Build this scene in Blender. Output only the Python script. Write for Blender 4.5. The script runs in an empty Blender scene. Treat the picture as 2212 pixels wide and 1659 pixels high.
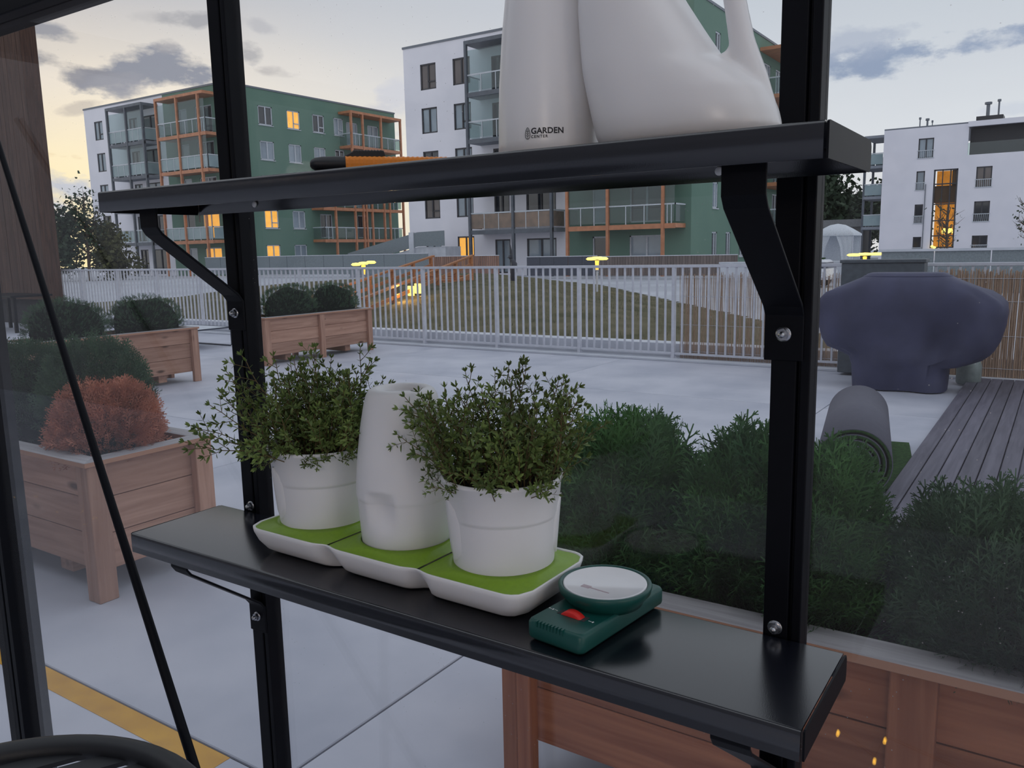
import bpy, bmesh, math, random
import numpy as np
from mathutils import Vector, Matrix, Euler
R_ = random.Random(7)
NR = np.random.RandomState(11)
SC = bpy.context.scene
COL = SC.collection

# ------------------------------------------------------------------ camera, sky, light, exposure
CAMZ = 1.4
YAW, PITCH, ROLL, FPX = map(float, (33.8, 9.16, 1.14, 1785))
def cam_axes():
    a, p, r = (math.radians(v) for v in (YAW, PITCH, ROLL))
    f = Vector((-math.sin(a)*math.cos(p), math.cos(a)*math.cos(p), -math.sin(p)))
    r0 = Vector((math.cos(a), math.sin(a), 0)); u0 = r0.cross(f)
    return r0*math.cos(r)-u0*math.sin(r), u0*math.cos(r)+r0*math.sin(r), f
CR, CU, CF = cam_axes()
cd = bpy.data.cameras.new('camera'); cam = bpy.data.objects.new('camera', cd); COL.objects.link(cam)
cd.sensor_width = 36.0; cd.lens = 36.0*FPX/2212; cd.clip_start = .02; cd.clip_end = 600
cam.matrix_world = Matrix(((CR.x, CU.x, -CF.x, 0), (CR.y, CU.y, -CF.y, 0), (CR.z, CU.z, -CF.z, CAMZ), (0, 0, 0, 1)))
SC.camera = cam
SC.view_settings.view_transform = 'Standard'; SC.view_settings.look = 'None'
SC.view_settings.gamma = 1; SC.view_settings.use_curve_mapping = False
SC.view_settings.exposure = 0.0
SC.cycles.max_bounces = 6; SC.cycles.diffuse_bounces = 3; SC.cycles.glossy_bounces = 3; SC.cycles.transmission_bounces = 4; SC.cycles.transparent_max_bounces = 12

def lin(c, k=1.0):
    o = []
    for v in c[:3]:
        v /= 255.0
        o.append(v/12.92 if v <= .04045 else ((v+.055)/1.055)**2.4)
    return (*[v*k for v in o], 1.0)

W = bpy.data.worlds.new('dusk_sky'); SC.world = W; W.use_nodes = True
wt = W.node_tree; wt.nodes.clear(); WN = wt.nodes.new; WL = wt.links.new
def wmath(op, a, b=None, c=None, clamp=False):
    n = WN('ShaderNodeMath'); n.operation = op; n.use_clamp = clamp
    for i, v in enumerate((a, b, c)):
        if v is None: continue
        if isinstance(v, (int, float)): n.inputs[i].default_value = v
        else: WL(v, n.inputs[i])
    return n.outputs[0]
def wvec(op, a, b=None):
    n = WN('ShaderNodeVectorMath'); n.operation = op
    for i, v in enumerate((a, b)):
        if v is None: continue
        if isinstance(v, (tuple, list, Vector)): n.inputs[i].default_value = tuple(v)
        else: WL(v, n.inputs[i])
    return n.outputs['Value'] if op in ('DOT_PRODUCT', 'LENGTH') else n.outputs[0]
def wmix(f, a, b):
    n = WN('ShaderNodeMix'); n.data_type = 'RGBA'
    WL(f, n.inputs[0])
    for i, v in ((6, a), (7, b)):
        if isinstance(v, (tuple, list)): n.inputs[i].default_value = v
        else: WL(v, n.inputs[i])
    return n.outputs[2]
def wramp(f, stops):
    n = WN('ShaderNodeValToRGB'); WL(f, n.inputs[0]); e = n.color_ramp.elements
    while len(e) < len(stops): e.new(.5)
    for q, (p, c) in zip(e, stops): q.position = p; q.color = c
    return n.outputs[0]
tc = WN('ShaderNodeTexCoord'); DIR = wvec('NORMALIZE', tc.outputs['Generated'])
sx = WN('ShaderNodeSeparateXYZ'); WL(DIR, sx.inputs[0]); DZ = sx.outputs[2]
SUN = Vector((-.955, .295, .05)).normalized()              # where the sun went down, left of the view
base = wramp(DZ, [(0.0, lin((222, 221, 220))), (.12, lin((214, 218, 223))), (.26, lin((192, 199, 208))), (.45, lin((204, 211, 220))), (1.0, lin((213, 219, 228)))])
glow = wramp(wvec('DOT_PRODUCT', DIR, tuple(SUN)), [(.0, (0, 0, 0, 1)), (.66, (.02, .02, .02, 1)), (.86, (.42, .42, .42, 1)), (1.0, (1, 1, 1, 1))])
warmz = wramp(DZ, [(0.0, lin((255, 234, 170), 1.1)), (.10, lin((255, 236, 192), 1.12)), (.18, lin((246, 232, 212), 1.06)), (.28, lin((190, 188, 192))), (.45, lin((204, 209, 217))), (1.0, lin((213, 219, 228)))])
sky = wmix(glow, base, warmz)
nz = WN('ShaderNodeTexNoise'); nz.inputs['Scale'].default_value = 13; nz.inputs['Detail'].default_value = 7; nz.inputs['Roughness'].default_value = .62
mp = WN('ShaderNodeMapping'); mp.inputs['Scale'].default_value = (1, 1, 2.2); WL(DIR, mp.inputs[0]); WL(mp.outputs[0], nz.inputs['Vector'])
NZ = nz.outputs[0]
# broad soft streaks all round the sky
nb = WN('ShaderNodeTexNoise'); nb.inputs['Scale'].default_value = 2.6; nb.inputs['Detail'].default_value = 5
mp2 = WN('ShaderNodeMapping'); mp2.inputs['Scale'].default_value = (1, 1, 3.4); WL(DIR, mp2.inputs[0]); WL(mp2.outputs[0], nb.inputs['Vector'])
sky = wmix(wramp(nb.outputs[0], [(.45, (0, 0, 0, 1)), (.75, (.35, .35, .35, 1))]), sky, lin((196, 199, 208)))
def pdir(x, y):
    return (CF + CR*((x-1106)/FPX) - CU*((y-829.5)/FPX)).normalized()
# single clouds of the evening sky: (azimuth/height of centre, half sizes in radians, tilt, colour, strength)
CLOUDS = [((318, 152), .062, .022, .18, (143, 147, 160), .95), ((140, 148), .052, .013, -.22, (146, 146, 154), .9),
          ((95, 55), .040, .013, -.3, (150, 152, 162), .85), ((415, 42), .032, .009, .1, (160, 160, 166), .8),
          ((280, 190), .032, .012, 0, (160, 160, 168), .7), ((362, 95), .012, .008, 0, (168, 166, 170), .7),
          ((168, 235), .022, .006, .3, (190, 180, 172), .6), ((610, 155), .022, .006, -.1, (178, 174, 174), .6),
          ((542, 115), .012, .010, -.5, (160, 160, 165), .7), ((555, 50), .020, .008, -.3, (178, 178, 184), .6),
          ((140, 425), .050, .030, .05, (200, 203, 214), .95), ((120, 335), .030, .004, -.1, (226, 190, 140), .6),
          ((852, 238), .020, .034, 0, (205, 206, 214), .8), ((800, 262), .030, .018, .2, (206, 204, 208), .5),
          ((1935, 122), .088, .016, .10, (138, 154, 180), .92), ((1830, 150), .050, .014, .12, (142, 156, 180), .85),
          ((2080, 98), .060, .010, .08, (146, 160, 184), .85), ((1860, 95), .055, .016, .1, (160, 170, 190), .6),
          ((2200, 232), .030, .006, .05, (196, 202, 214), .6), ((330, 40), .03, .007, 0, (180, 178, 180), .5)]
for (px, w_, h_, tilt, c, s) in CLOUDS:
    d = pdir(*px); hz = Vector((d.y, -d.x, 0)).normalized(); up = hz.cross(d)
    a_ = hz*math.cos(tilt)+up*math.sin(tilt); b_ = up*math.cos(tilt)-hz*math.sin(tilt)
    u = wmath('DIVIDE', wvec('DOT_PRODUCT', DIR, tuple(a_)), w_); v = wmath('DIVIDE', wvec('DOT_PRODUCT', DIR, tuple(b_)), h_)
    rr = wmath('ADD', wmath('MULTIPLY', u, u), wmath('MULTIPLY', v, v))
    m = wmath('ADD', wmath('SUBTRACT', .55, wmath('MULTIPLY', rr, .5)), wmath('MULTIPLY', wmath('SUBTRACT', NZ, .5), 4.2))
    m = wmath('MULTIPLY', wmath('MULTIPLY', m, 1.5, clamp=True), s)
    front = wmath('GREATER_THAN', wvec('DOT_PRODUCT', DIR, tuple(d)), .5)
    sky = wmix(wmath('MULTIPLY', m, front), sky, lin(c))
bg = WN('ShaderNodeBackground'); WL(sky, bg.inputs[0]); bg.inputs[1].default_value = 1.12
wo = WN('ShaderNodeOutputWorld'); WL(bg.outputs[0], wo.inputs[0])

# ------------------------------------------------------------------ materials
MATS = {}
def newmat(name):
    m = bpy.data.materials.new(name); m.use_nodes = True; nt = m.node_tree
    return m, nt, nt.nodes['Principled BSDF']
def pm(name, c, rough=.5, metal=0, spec=.5, var=.12, scale=20, bump=0, bscale=80, c2=None, stretch=(1, 1, 1), objvar=0, emit=None, estr=1):
    """procedural principled material: noise-varied colour, optional bump"""
    if name in MATS: return MATS[name]
    m, nt, b = newmat(name); N = nt.nodes.new; L = nt.links.new
    t = N('ShaderNodeTexCoord'); mp = N('ShaderNodeMapping'); mp.inputs['Scale'].default_value = stretch
    L(t.outputs['Object'], mp.inputs[0])
    oi = N('ShaderNodeObjectInfo'); ad = N('ShaderNodeVectorMath'); ad.operation = 'ADD'
    ml = N('ShaderNodeMath'); ml.operation = 'MULTIPLY'; ml.inputs[1].default_value = 37.0; L(oi.outputs['Random'], ml.inputs[0])
    L(mp.outputs[0], ad.inputs[0]); L(ml.outputs[0], ad.inputs[1])
    nz = N('ShaderNodeTexNoise'); nz.inputs['Scale'].default_value = scale; nz.inputs['Detail'].default_value = 5
    L(ad.outputs[0], nz.inputs['Vector'])
    rp = N('ShaderNodeValToRGB'); L(nz.outputs[0], rp.inputs[0])
    c1 = lin(c)
    d = lin(c2) if c2 else tuple(v*(1-var*2) for v in c1[:3])+(1,)
    e = rp.color_ramp.elements; e[0].position = .3; e[0].color = d; e[1].position = .7; e[1].color = c1 if c2 else tuple(min(1, v*(1+var*.5)) for v in c1[:3])+(1,)
    out = rp.outputs[0]
    if objvar:
        hs = N('ShaderNodeHueSaturation'); mr = N('ShaderNodeMapRange'); mr.inputs[3].default_value = 1-objvar; mr.inputs[4].default_value = 1+objvar
        L(oi.outputs['Random'], mr.inputs[0]); L(mr.outputs[0], hs.inputs['Value']); L(out, hs.inputs['Color']); out = hs.outputs[0]
    L(out, b.inputs['Base Color'])
    b.inputs['Roughness'].default_value = rough; b.inputs['Metallic'].default_value = metal; b.inputs['Specular IOR Level'].default_value = spec
    if bump:
        bn = N('ShaderNodeTexNoise'); bn.inputs['Scale'].default_value = bscale; bn.inputs['Detail'].default_value = 4; L(ad.outputs[0], bn.inputs['Vector'])
        bp = N('ShaderNodeBump'); bp.inputs['Strength'].default_value = bump; bp.inputs['Distance'].default_value = .002; L(bn.outputs[0], bp.inputs['Height']); L(bp.outputs[0], b.inputs['Normal'])
    if emit:
        b.inputs['Emission Color'].default_value = lin(emit); b.inputs['Emission Strength'].default_value = estr
    MATS[name] = m; return m
def wood(name, c, c2, axis, knots=True, rough=.7):
    """grain along an object axis, a knot here and there; each board differs"""
    if name in MATS: return MATS[name]
    m, nt, b = newmat(name); N = nt.nodes.new; L = nt.links.new
    t = N('ShaderNodeTexCoord'); oi = N('ShaderNodeObjectInfo')
    ml = N('ShaderNodeMath'); ml.operation = 'MULTIPLY'; ml.inputs[1].default_value = 53.0; L(oi.outputs['Random'], ml.inputs[0])
    ad = N('ShaderNodeVectorMath'); ad.operation = 'ADD'; L(t.outputs['Object'], ad.inputs[0]); L(ml.outputs[0], ad.inputs[1])
    mp = N('ShaderNodeMapping'); s = [26, 26, 26]; s[axis] = 1.6; mp.inputs['Scale'].default_value = s; L(ad.outputs[0], mp.inputs[0])
    nz = N('ShaderNodeTexNoise'); nz.inputs['Scale'].default_value = 1.3; nz.inputs['Detail'].default_value = 6; nz.inputs['Distortion'].default_value = .6; L(mp.outputs[0], nz.inputs['Vector'])
    rp = N('ShaderNodeValToRGB'); L(nz.outputs[0], rp.inputs[0]); e = rp.color_ramp.elements
    e[0].position = .3; e[0].color = lin(c2); e[1].position = .68; e[1].color = lin(c)
    out = rp.outputs[0]
    if knots:
        mk = N('ShaderNodeMapping'); s = [9, 9, 9]; s[axis] = 3.2; mk.inputs['Scale'].default_value = s; L(ad.outputs[0], mk.inputs[0])
        vo = N('ShaderNodeTexVoronoi'); vo.inputs['Scale'].default_value = .75; L(mk.outputs[0], vo.inputs['Vector'])
        r2 = N('ShaderNodeValToRGB'); L(vo.outputs['Distance'], r2.inputs[0]); q = r2.color_ramp.elements
        q[0].position = .06; q[0].color = (1, 1, 1, 1); q[1].position = .16; q[1].color = (0, 0, 0, 1)
        mx = N('ShaderNodeMix'); mx.data_type = 'RGBA'; mx.inputs[7].default_value = tuple(v*.35 for v in lin(c2)[:3])+(1,)
        L(r2.outputs[0], mx.inputs[0]); L(out, mx.inputs[6]); out = mx.outputs[2]
    hs = N('ShaderNodeHueSaturation'); mr = N('ShaderNodeMapRange'); mr.inputs[3].default_value = .84; mr.inputs[4].default_value = 1.14
    L(oi.outputs['Random'], mr.inputs[0]); L(mr.outputs[0], hs.inputs['Value']); L(out, hs.inputs['Color']); L(hs.outputs[0], b.inputs['Base Color'])
    bp = N('ShaderNodeBump'); bp.inputs['Strength'].default_value = .25; bp.inputs['Distance'].default_value = .002; L(nz.outputs[0], bp.inputs['Height']); L(bp.outputs[0], b.inputs['Normal'])
    b.inputs['Roughness'].default_value = rough; b.inputs['Specular IOR Level'].default_value = .3
    MATS[name] = m; return m
def grey_top(m):  # upward faces keep the grey, all other faces turn warm brown
    nt = m.node_tree; N = nt.nodes.new; L = nt.links.new; b = nt.nodes['Principled BSDF']; src = b.inputs['Base Color'].links[0].from_socket
    g = N('ShaderNodeNewGeometry'); sp = N('ShaderNodeSeparateXYZ'); L(g.outputs['True Normal'], sp.inputs[0])
    f = N('ShaderNodeMath'); f.operation = 'LESS_THAN'; f.inputs[1].default_value = .6; L(sp.outputs[2], f.inputs[0])
    mx = N('ShaderNodeMix'); mx.data_type = 'RGBA'; mx.inputs[7].default_value = lin((176, 132, 108)); L(f.outputs[0], mx.inputs[0]); L(src, mx.inputs[6]); L(mx.outputs[2], b.inputs['Base Color'])
    return m
def pane_mat(name, tint, dirt):
    m, nt, b = newmat(name); nt.nodes.remove(b); N = nt.nodes.new; L = nt.links.new
    tr = N('ShaderNodeBsdfTransparent'); tr.inputs[0].default_value = tint
    gl = N('ShaderNodeBsdfGlossy'); gl.inputs['Roughness'].default_value = .0
    fr = N('ShaderNodeFresnel'); ge = N('ShaderNodeNewGeometry')      # the same weak mirror from either face of the pane
    io = N('ShaderNodeMapRange'); io.inputs[3].default_value = 1.38; io.inputs[4].default_value = 1/1.38
    L(ge.outputs['Backfacing'], io.inputs[0]); L(io.outputs[0], fr.inputs[0])
    mx = N('ShaderNodeMixShader'); L(fr.outputs[0], mx.inputs[0]); L(tr.outputs[0], mx.inputs[1]); L(gl.outputs[0], mx.inputs[2])
    t = N('ShaderNodeTexCoord'); vo = N('ShaderNodeTexVoronoi'); vo.inputs['Scale'].default_value = 95; L(t.outputs['Object'], vo.inputs['Vector'])
    cmp_ = N('ShaderNodeMath'); cmp_.operation = 'LESS_THAN'; cmp_.inputs[1].default_value = .055; L(vo.outputs['Distance'], cmp_.inputs[0])
    nz = N('ShaderNodeTexNoise'); nz.inputs['Scale'].default_value = 5; L(t.outputs['Object'], nz.inputs['Vector'])
    g2 = N('ShaderNodeMath'); g2.operation = 'GREATER_THAN'; g2.inputs[1].default_value = .56; L(nz.outputs[0], g2.inputs[0])
    m2 = N('ShaderNodeMath'); m2.operation = 'MULTIPLY'; L(cmp_.outputs[0], m2.inputs[0]); L(g2.outputs[0], m2.inputs[1])
    m3 = N('ShaderNodeMath'); m3.operation = 'MULTIPLY_ADD'; m3.inputs[1].default_value = .35; m3.inputs[2].default_value = dirt; L(m2.outputs[0], m3.inputs[0])
    df = N('ShaderNodeBsdfDiffuse'); df.inputs[0].default_value = (.8, .8, .8, 1)
    ms = N('ShaderNodeMixShader'); L(m3.outputs[0], ms.inputs[0]); L(mx.outputs[0], ms.inputs[1]); L(df.outputs[0], ms.inputs[2])
    L(ms.outputs[0], nt.nodes['Material Output'].inputs[0]); MATS[name] = m; return m
black = pm('black_powder_coat', (18, 20, 29), rough=.2, spec=.5, var=.05, scale=60, bump=.03, bscale=900)
_b = black.node_tree.nodes['Principled BSDF']; _b.inputs['IOR'].default_value = 1.8
blackr = pm('black_frame_coat', (13, 15, 22), rough=.5, spec=.13, var=.05, scale=40)
steel = pm('zinc_steel', (190, 192, 198), rough=.3, metal=1, var=.1, scale=300)
white = pm('white_plastic', (238, 238, 240), rough=.42, spec=.45, var=.02, scale=8)
whitec = pm('white_glossy_plastic', (240, 240, 242), rough=.3, spec=.5, var=.015, scale=8)
green = pm('lime_green_plastic', (128, 166, 34), rough=.38, spec=.45, var=.04, scale=200, bump=.08, bscale=1200)
glass = pane_mat('window_glass', (.985, .99, .992, 1), .012)

# ------------------------------------------------------------------ mesh helpers
def np_mesh(name, V, F, smooth=False):
    V = np.asarray(V, np.float32); F = np.asarray(F, np.int32); k = F.shape[1]
    me = bpy.data.meshes.new(name); me.vertices.add(len(V)); me.vertices.foreach_set('co', V.ravel())
    me.loops.add(F.size); me.loops.foreach_set('vertex_index', F.ravel()); me.polygons.add(len(F))
    me.polygons.foreach_set('loop_start', np.arange(0, F.size, k, dtype=np.int32))
    me.polygons.foreach_set('loop_total', np.full(len(F), k, np.int32))
    if smooth: me.polygons.foreach_set('use_smooth', np.ones(len(F), bool))
    me.update(calc_edges=True); return me
class MB:
    def __init__(s): s.v = []; s.f = []; s.sm = []
    def add(s, vs, fs, smooth=False):
        o = len(s.v); s.v += [tuple(v) for v in vs]; s.f += [tuple(i+o for i in f) for f in fs]; s.sm += [smooth]*len(fs); return s
    def box(s, x0, x1, y0, y1, z0, z1):
        return s.add([(x, y, z) for z in (z0, z1) for y in (y0, y1) for x in (x0, x1)],
                     [(0, 2, 3, 1), (4, 5, 7, 6), (0, 1, 5, 4), (2, 6, 7, 3), (0, 4, 6, 2), (1, 3, 7, 5)])
    def quad(s, *p): return s.add(p, [tuple(range(len(p)))])
    def bar(s, p0, p1, w, h, up=(0, 0, 1)):
        p0, p1 = Vector(p0), Vector(p1); d = (p1-p0).normalized(); u = Vector(up)
        if abs(d.dot(u)) > .98: u = Vector((0, 1, 0))
        a = d.cross(u).normalized(); b = a.cross(d)
        vs = [p+a*(i*w/2)+b*(j*h/2) for p in (p0, p1) for j in (-1, 1) for i in (-1, 1)]
        return s.add(vs, [(0, 1, 3, 2), (4, 6, 7, 5), (0, 4, 5, 1), (2, 3, 7, 6), (0, 2, 6, 4), (1, 5, 7, 3)])
    def tube(s, pts, r, n=8, closed=False, smooth=True):
        pts = [Vector(p) for p in pts]; m = len(pts); rs = r if isinstance(r, (list, tuple)) else [r]*m
        vs = []; ref = None
        for i, p in enumerate(pts):
            d = (pts[(i+1) % m]-pts[i-1]) if closed else (pts[min(i+1, m-1)]-pts[max(i-1, 0)])
            d.normalize()
            if ref is None: ref = Vector((0, 0, 1)) if abs(d.z) < .9 else Vector((1, 0, 0))
            a = d.cross(ref).normalized(); b = a.cross(d); ref = b
            for k in range(n):
                t = 2*math.pi*k/n; vs.append(p+a*(math.cos(t)*rs[i])+b*(math.sin(t)*rs[i]))
        fs = []
        for i in range(m if closed else m-1):
            j = (i+1) % m
            fs += [(i*n+k, i*n+(k+1) % n, j*n+(k+1) % n, j*n+k) for k in range(n)]
        s.add(vs, fs, smooth)
        if not closed: s.add(vs[:n], [tuple(range(n-1, -1, -1))]); s.add(vs[-n:], [tuple(range(n))])
        return s
    def lathe(s, prof, c=(0, 0, 0), n=40, smooth=True, sy=1.0):
        c = Vector(c); vs = []
        for (r, z) in prof:
            for k in range(n):
                t = 2*math.pi*k/n; vs.append((c.x+r*math.cos(t), c.y+r*math.sin(t)*sy, c.z+z))
        fs = [(i*n+k, i*n+(k+1) % n, (i+1)*n+(k+1) % n, (i+1)*n+k) for i in range(len(prof)-1) for k in range(n)]
        s.add(vs, fs, smooth)
        return s
    def loft(s, rings, smooth=True, caps=True):
        n = len(rings[0]); vs = [p for r in rings for p in r]
        fs = [(i*n+k, i*n+(k+1) % n, (i+1)*n+(k+1) % n, (i+1)*n+k) for i in range(len(rings)-1) for k in range(n)]
        s.add(vs, fs, smooth)
        if caps: s.add(rings[0], [tuple(range(n-1, -1, -1))]); s.add(rings[-1], [tuple(range(n))])
        return s
    def prism(s, poly, h, T):
        """poly of (a, b) extruded by h along the third axis, mapped by T(a, b, c)"""
        n = len(poly); vs = [T(a, b, c) for c in (0, h) for a, b in poly]
        return s.add(vs, [tuple(range(n-1, -1, -1)), tuple(range(n, 2*n))]+[(k, (k+1) % n, n+(k+1) % n, n+k) for k in range(n)])
    def mesh(s, name, off=(0, 0, 0), bevel=0, weld=False, seg=2):
        me = bpy.data.meshes.new(name); o = Vector(off)
        me.from_pydata([Vector(v)-o for v in s.v], [], s.f)
        me.polygons.foreach_set('use_smooth', np.array(s.sm, bool))
        bm = bmesh.new(); bm.from_mesh(me)
        if weld: bmesh.ops.remove_doubles(bm, verts=bm.verts, dist=1e-5)
        bmesh.ops.recalc_face_normals(bm, faces=bm.faces)
        if bevel: bmesh.ops.bevel(bm, geom=[e for e in bm.edges if len(e.link_faces) == 2 and e.calc_face_angle(0) > .5], offset=bevel, segments=seg, profile=.5, affect='EDGES', clamp_overlap=True)
        bm.to_mesh(me); bm.free(); me.update(); return me
def ob(name, me, mat=None, parent=None, loc=(0, 0, 0), rot=(0, 0, 0), scl=(1, 1, 1), label=None, kind=None):
    o = bpy.data.objects.new(name, me); COL.objects.link(o)
    if mat is not None and me is not None and not me.materials: me.materials.append(mat)
    o.location = loc; o.rotation_euler = rot; o.scale = scl
    if parent is not None: o.parent = parent
    if label: o['label'] = label
    if kind: o['kind'] = kind
    return o
def tag(o, label=None, cat=None, group=None, kind=None):
    if label: o['label'] = label
    if cat: o['category'] = cat
    if group: o['group'] = group
    if kind: o['kind'] = kind
    return o
def thing(name, label, cat, loc=(0, 0, 0), rz=0, group=None):
    o = bpy.data.objects.new(name, None); COL.objects.link(o); o.location = loc; o.rotation_euler = (0, 0, rz); o.empty_display_size = .1
    return tag(o, label, cat, group)
def part(name, mb, mat, root, local=False, bevel=0, weld=False, label=None, kind=None, center=False, seg=2):
    """mesh given in world coordinates (or the root's own if local) becomes a child of root"""
    off = (0, 0, 0)
    if not local:
        p = root
        tot = Vector((0, 0, 0))
        while p is not None: tot += p.location; p = p.parent
        off = tot
    if center:
        v = np.array([tuple(q) for q in mb.v]); c = Vector(((v.min(0)+v.max(0))/2).tolist())
        return ob(name, mb.mesh(name, c, bevel, weld, seg), mat, root, loc=c-Vector(off), label=label, kind=kind)
    return ob(name, mb.mesh(name, off, bevel, weld, seg), mat, root, label=label, kind=kind)
def struct(name, mb, mat, bevel=0, label=None):
    o = ob(name, mb.mesh(name, (0, 0, 0), bevel), mat); tag(o, label, None, None, 'structure'); return o
def single(name, mb, mat, label, cat, loc, bevel=0, weld=False, group=None, kind=None):
    o = ob(name, mb.mesh(name, loc, bevel, weld), mat, loc=loc); return tag(o, label, cat, group, kind)

# ------------------------------------------------------------------ terrace floor, ground beyond, house behind
conc = pm('terrace_concrete', (194, 196, 208), rough=.58, spec=.4, scale=1.7, c2=(168, 172, 187), bump=.15, bscale=60, objvar=.035)
dark_joint = pm('joint_filler', (58, 58, 62), rough=.9)
fl = struct('floor', MB().box(-31, 7.3, -4.6, 9.78, -.12, -.012), dark_joint)
slabs = {}
for i in range(12):
    for j in range(5):
        x0 = -28.67+3*i; y0 = -4.67+3*j; y1 = min(y0+3, 9.78)
        k = round(y1-y0, 2)
        if k not in slabs: slabs[k] = MB().box(.004, 2.996, .004, k-.004, -.012, 0).mesh('slab', bevel=.003, seg=1)
        ob('slab', slabs[k], conc, fl, loc=(x0, y0, 0))
yel = pm('yellow_line_paint', (214, 160, 38), rough=.6, scale=9, c2=(190, 138, 34))
part('painted_stripe', MB().box(-9, -1.87, 1.247, 1.323, 0, .0015), yel, fl, label='yellow painted line along the floor joint')
kerb = pm('parapet_concrete', (208, 211, 220), rough=.7, scale=3, c2=(190, 194, 204))
struct('trim_1', MB().box(-31, 9, 9.80, 10.05, -.4, .20).box(-31, 9, 9.56, 9.80, 0, .03), kerb, bevel=.006)
gmat = pm('courtyard_paving', (186, 190, 200), rough=.8, scale=.25, c2=(164, 168, 178))
struct('ground', MB().box(-160, 120, 10.05, 220, -.6, -.2), gmat)
hw = pm('house_render', (158, 157, 162), rough=.85, scale=1.2)
struct('wall_back', MB().box(-24, 7, -3.2, -2.9, 0, 7.5), hw)

# ------------------------------------------------------------------ greenhouse frame and panes
def post(name, xl, xr, y0, y1, z0, z1):
    mb = MB()
    w = xr-xl                      # grooved aluminium section: web, two flanges, outer lip
    mb.box(xl, xl+w*.66, y0, y1, z0, z1).box(xr-w*.25, xr, y0, y1, z0, z1).box(xl+w*.66, xr-w*.25, y0+.004, y1, z0, z1)
    return struct(name, mb, blackr, bevel=.0012)
post('trim_2', -.209, -.1755, .718, .744, .0, 1.80)
post('trim_3', -.938, -.9045, .718, .744, .0, 1.80)
post('trim_4', -1.735, -1.673, .718, .772, .0, 1.80)
post('trim_5', .50, .5335, .718, .744, .0, 1.80)
struct('trim_6', MB().box(-1.735, 1.2, .71, .775, 1.785, 1.85).box(-1.735, -1.68, -1.4, .71, 1.785, 1.85), blackr, bevel=.002)
struct('trim_7', MB().box(-1.735, 1.2, .71, .775, 0, .06), blackr, bevel=.002)
for i, (a, b) in enumerate(((-1.673, -.938), (-.9045, -.209), (-.1755, .50), (.5335, 1.2))):
    struct('window_%d' % (i+1), MB().box(a, b, .733, .737, .06, 1.785), glass)
struct('window_5', MB().box(-1.71, -1.706, -1.4, .718, .06, 1.785), glass)

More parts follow.
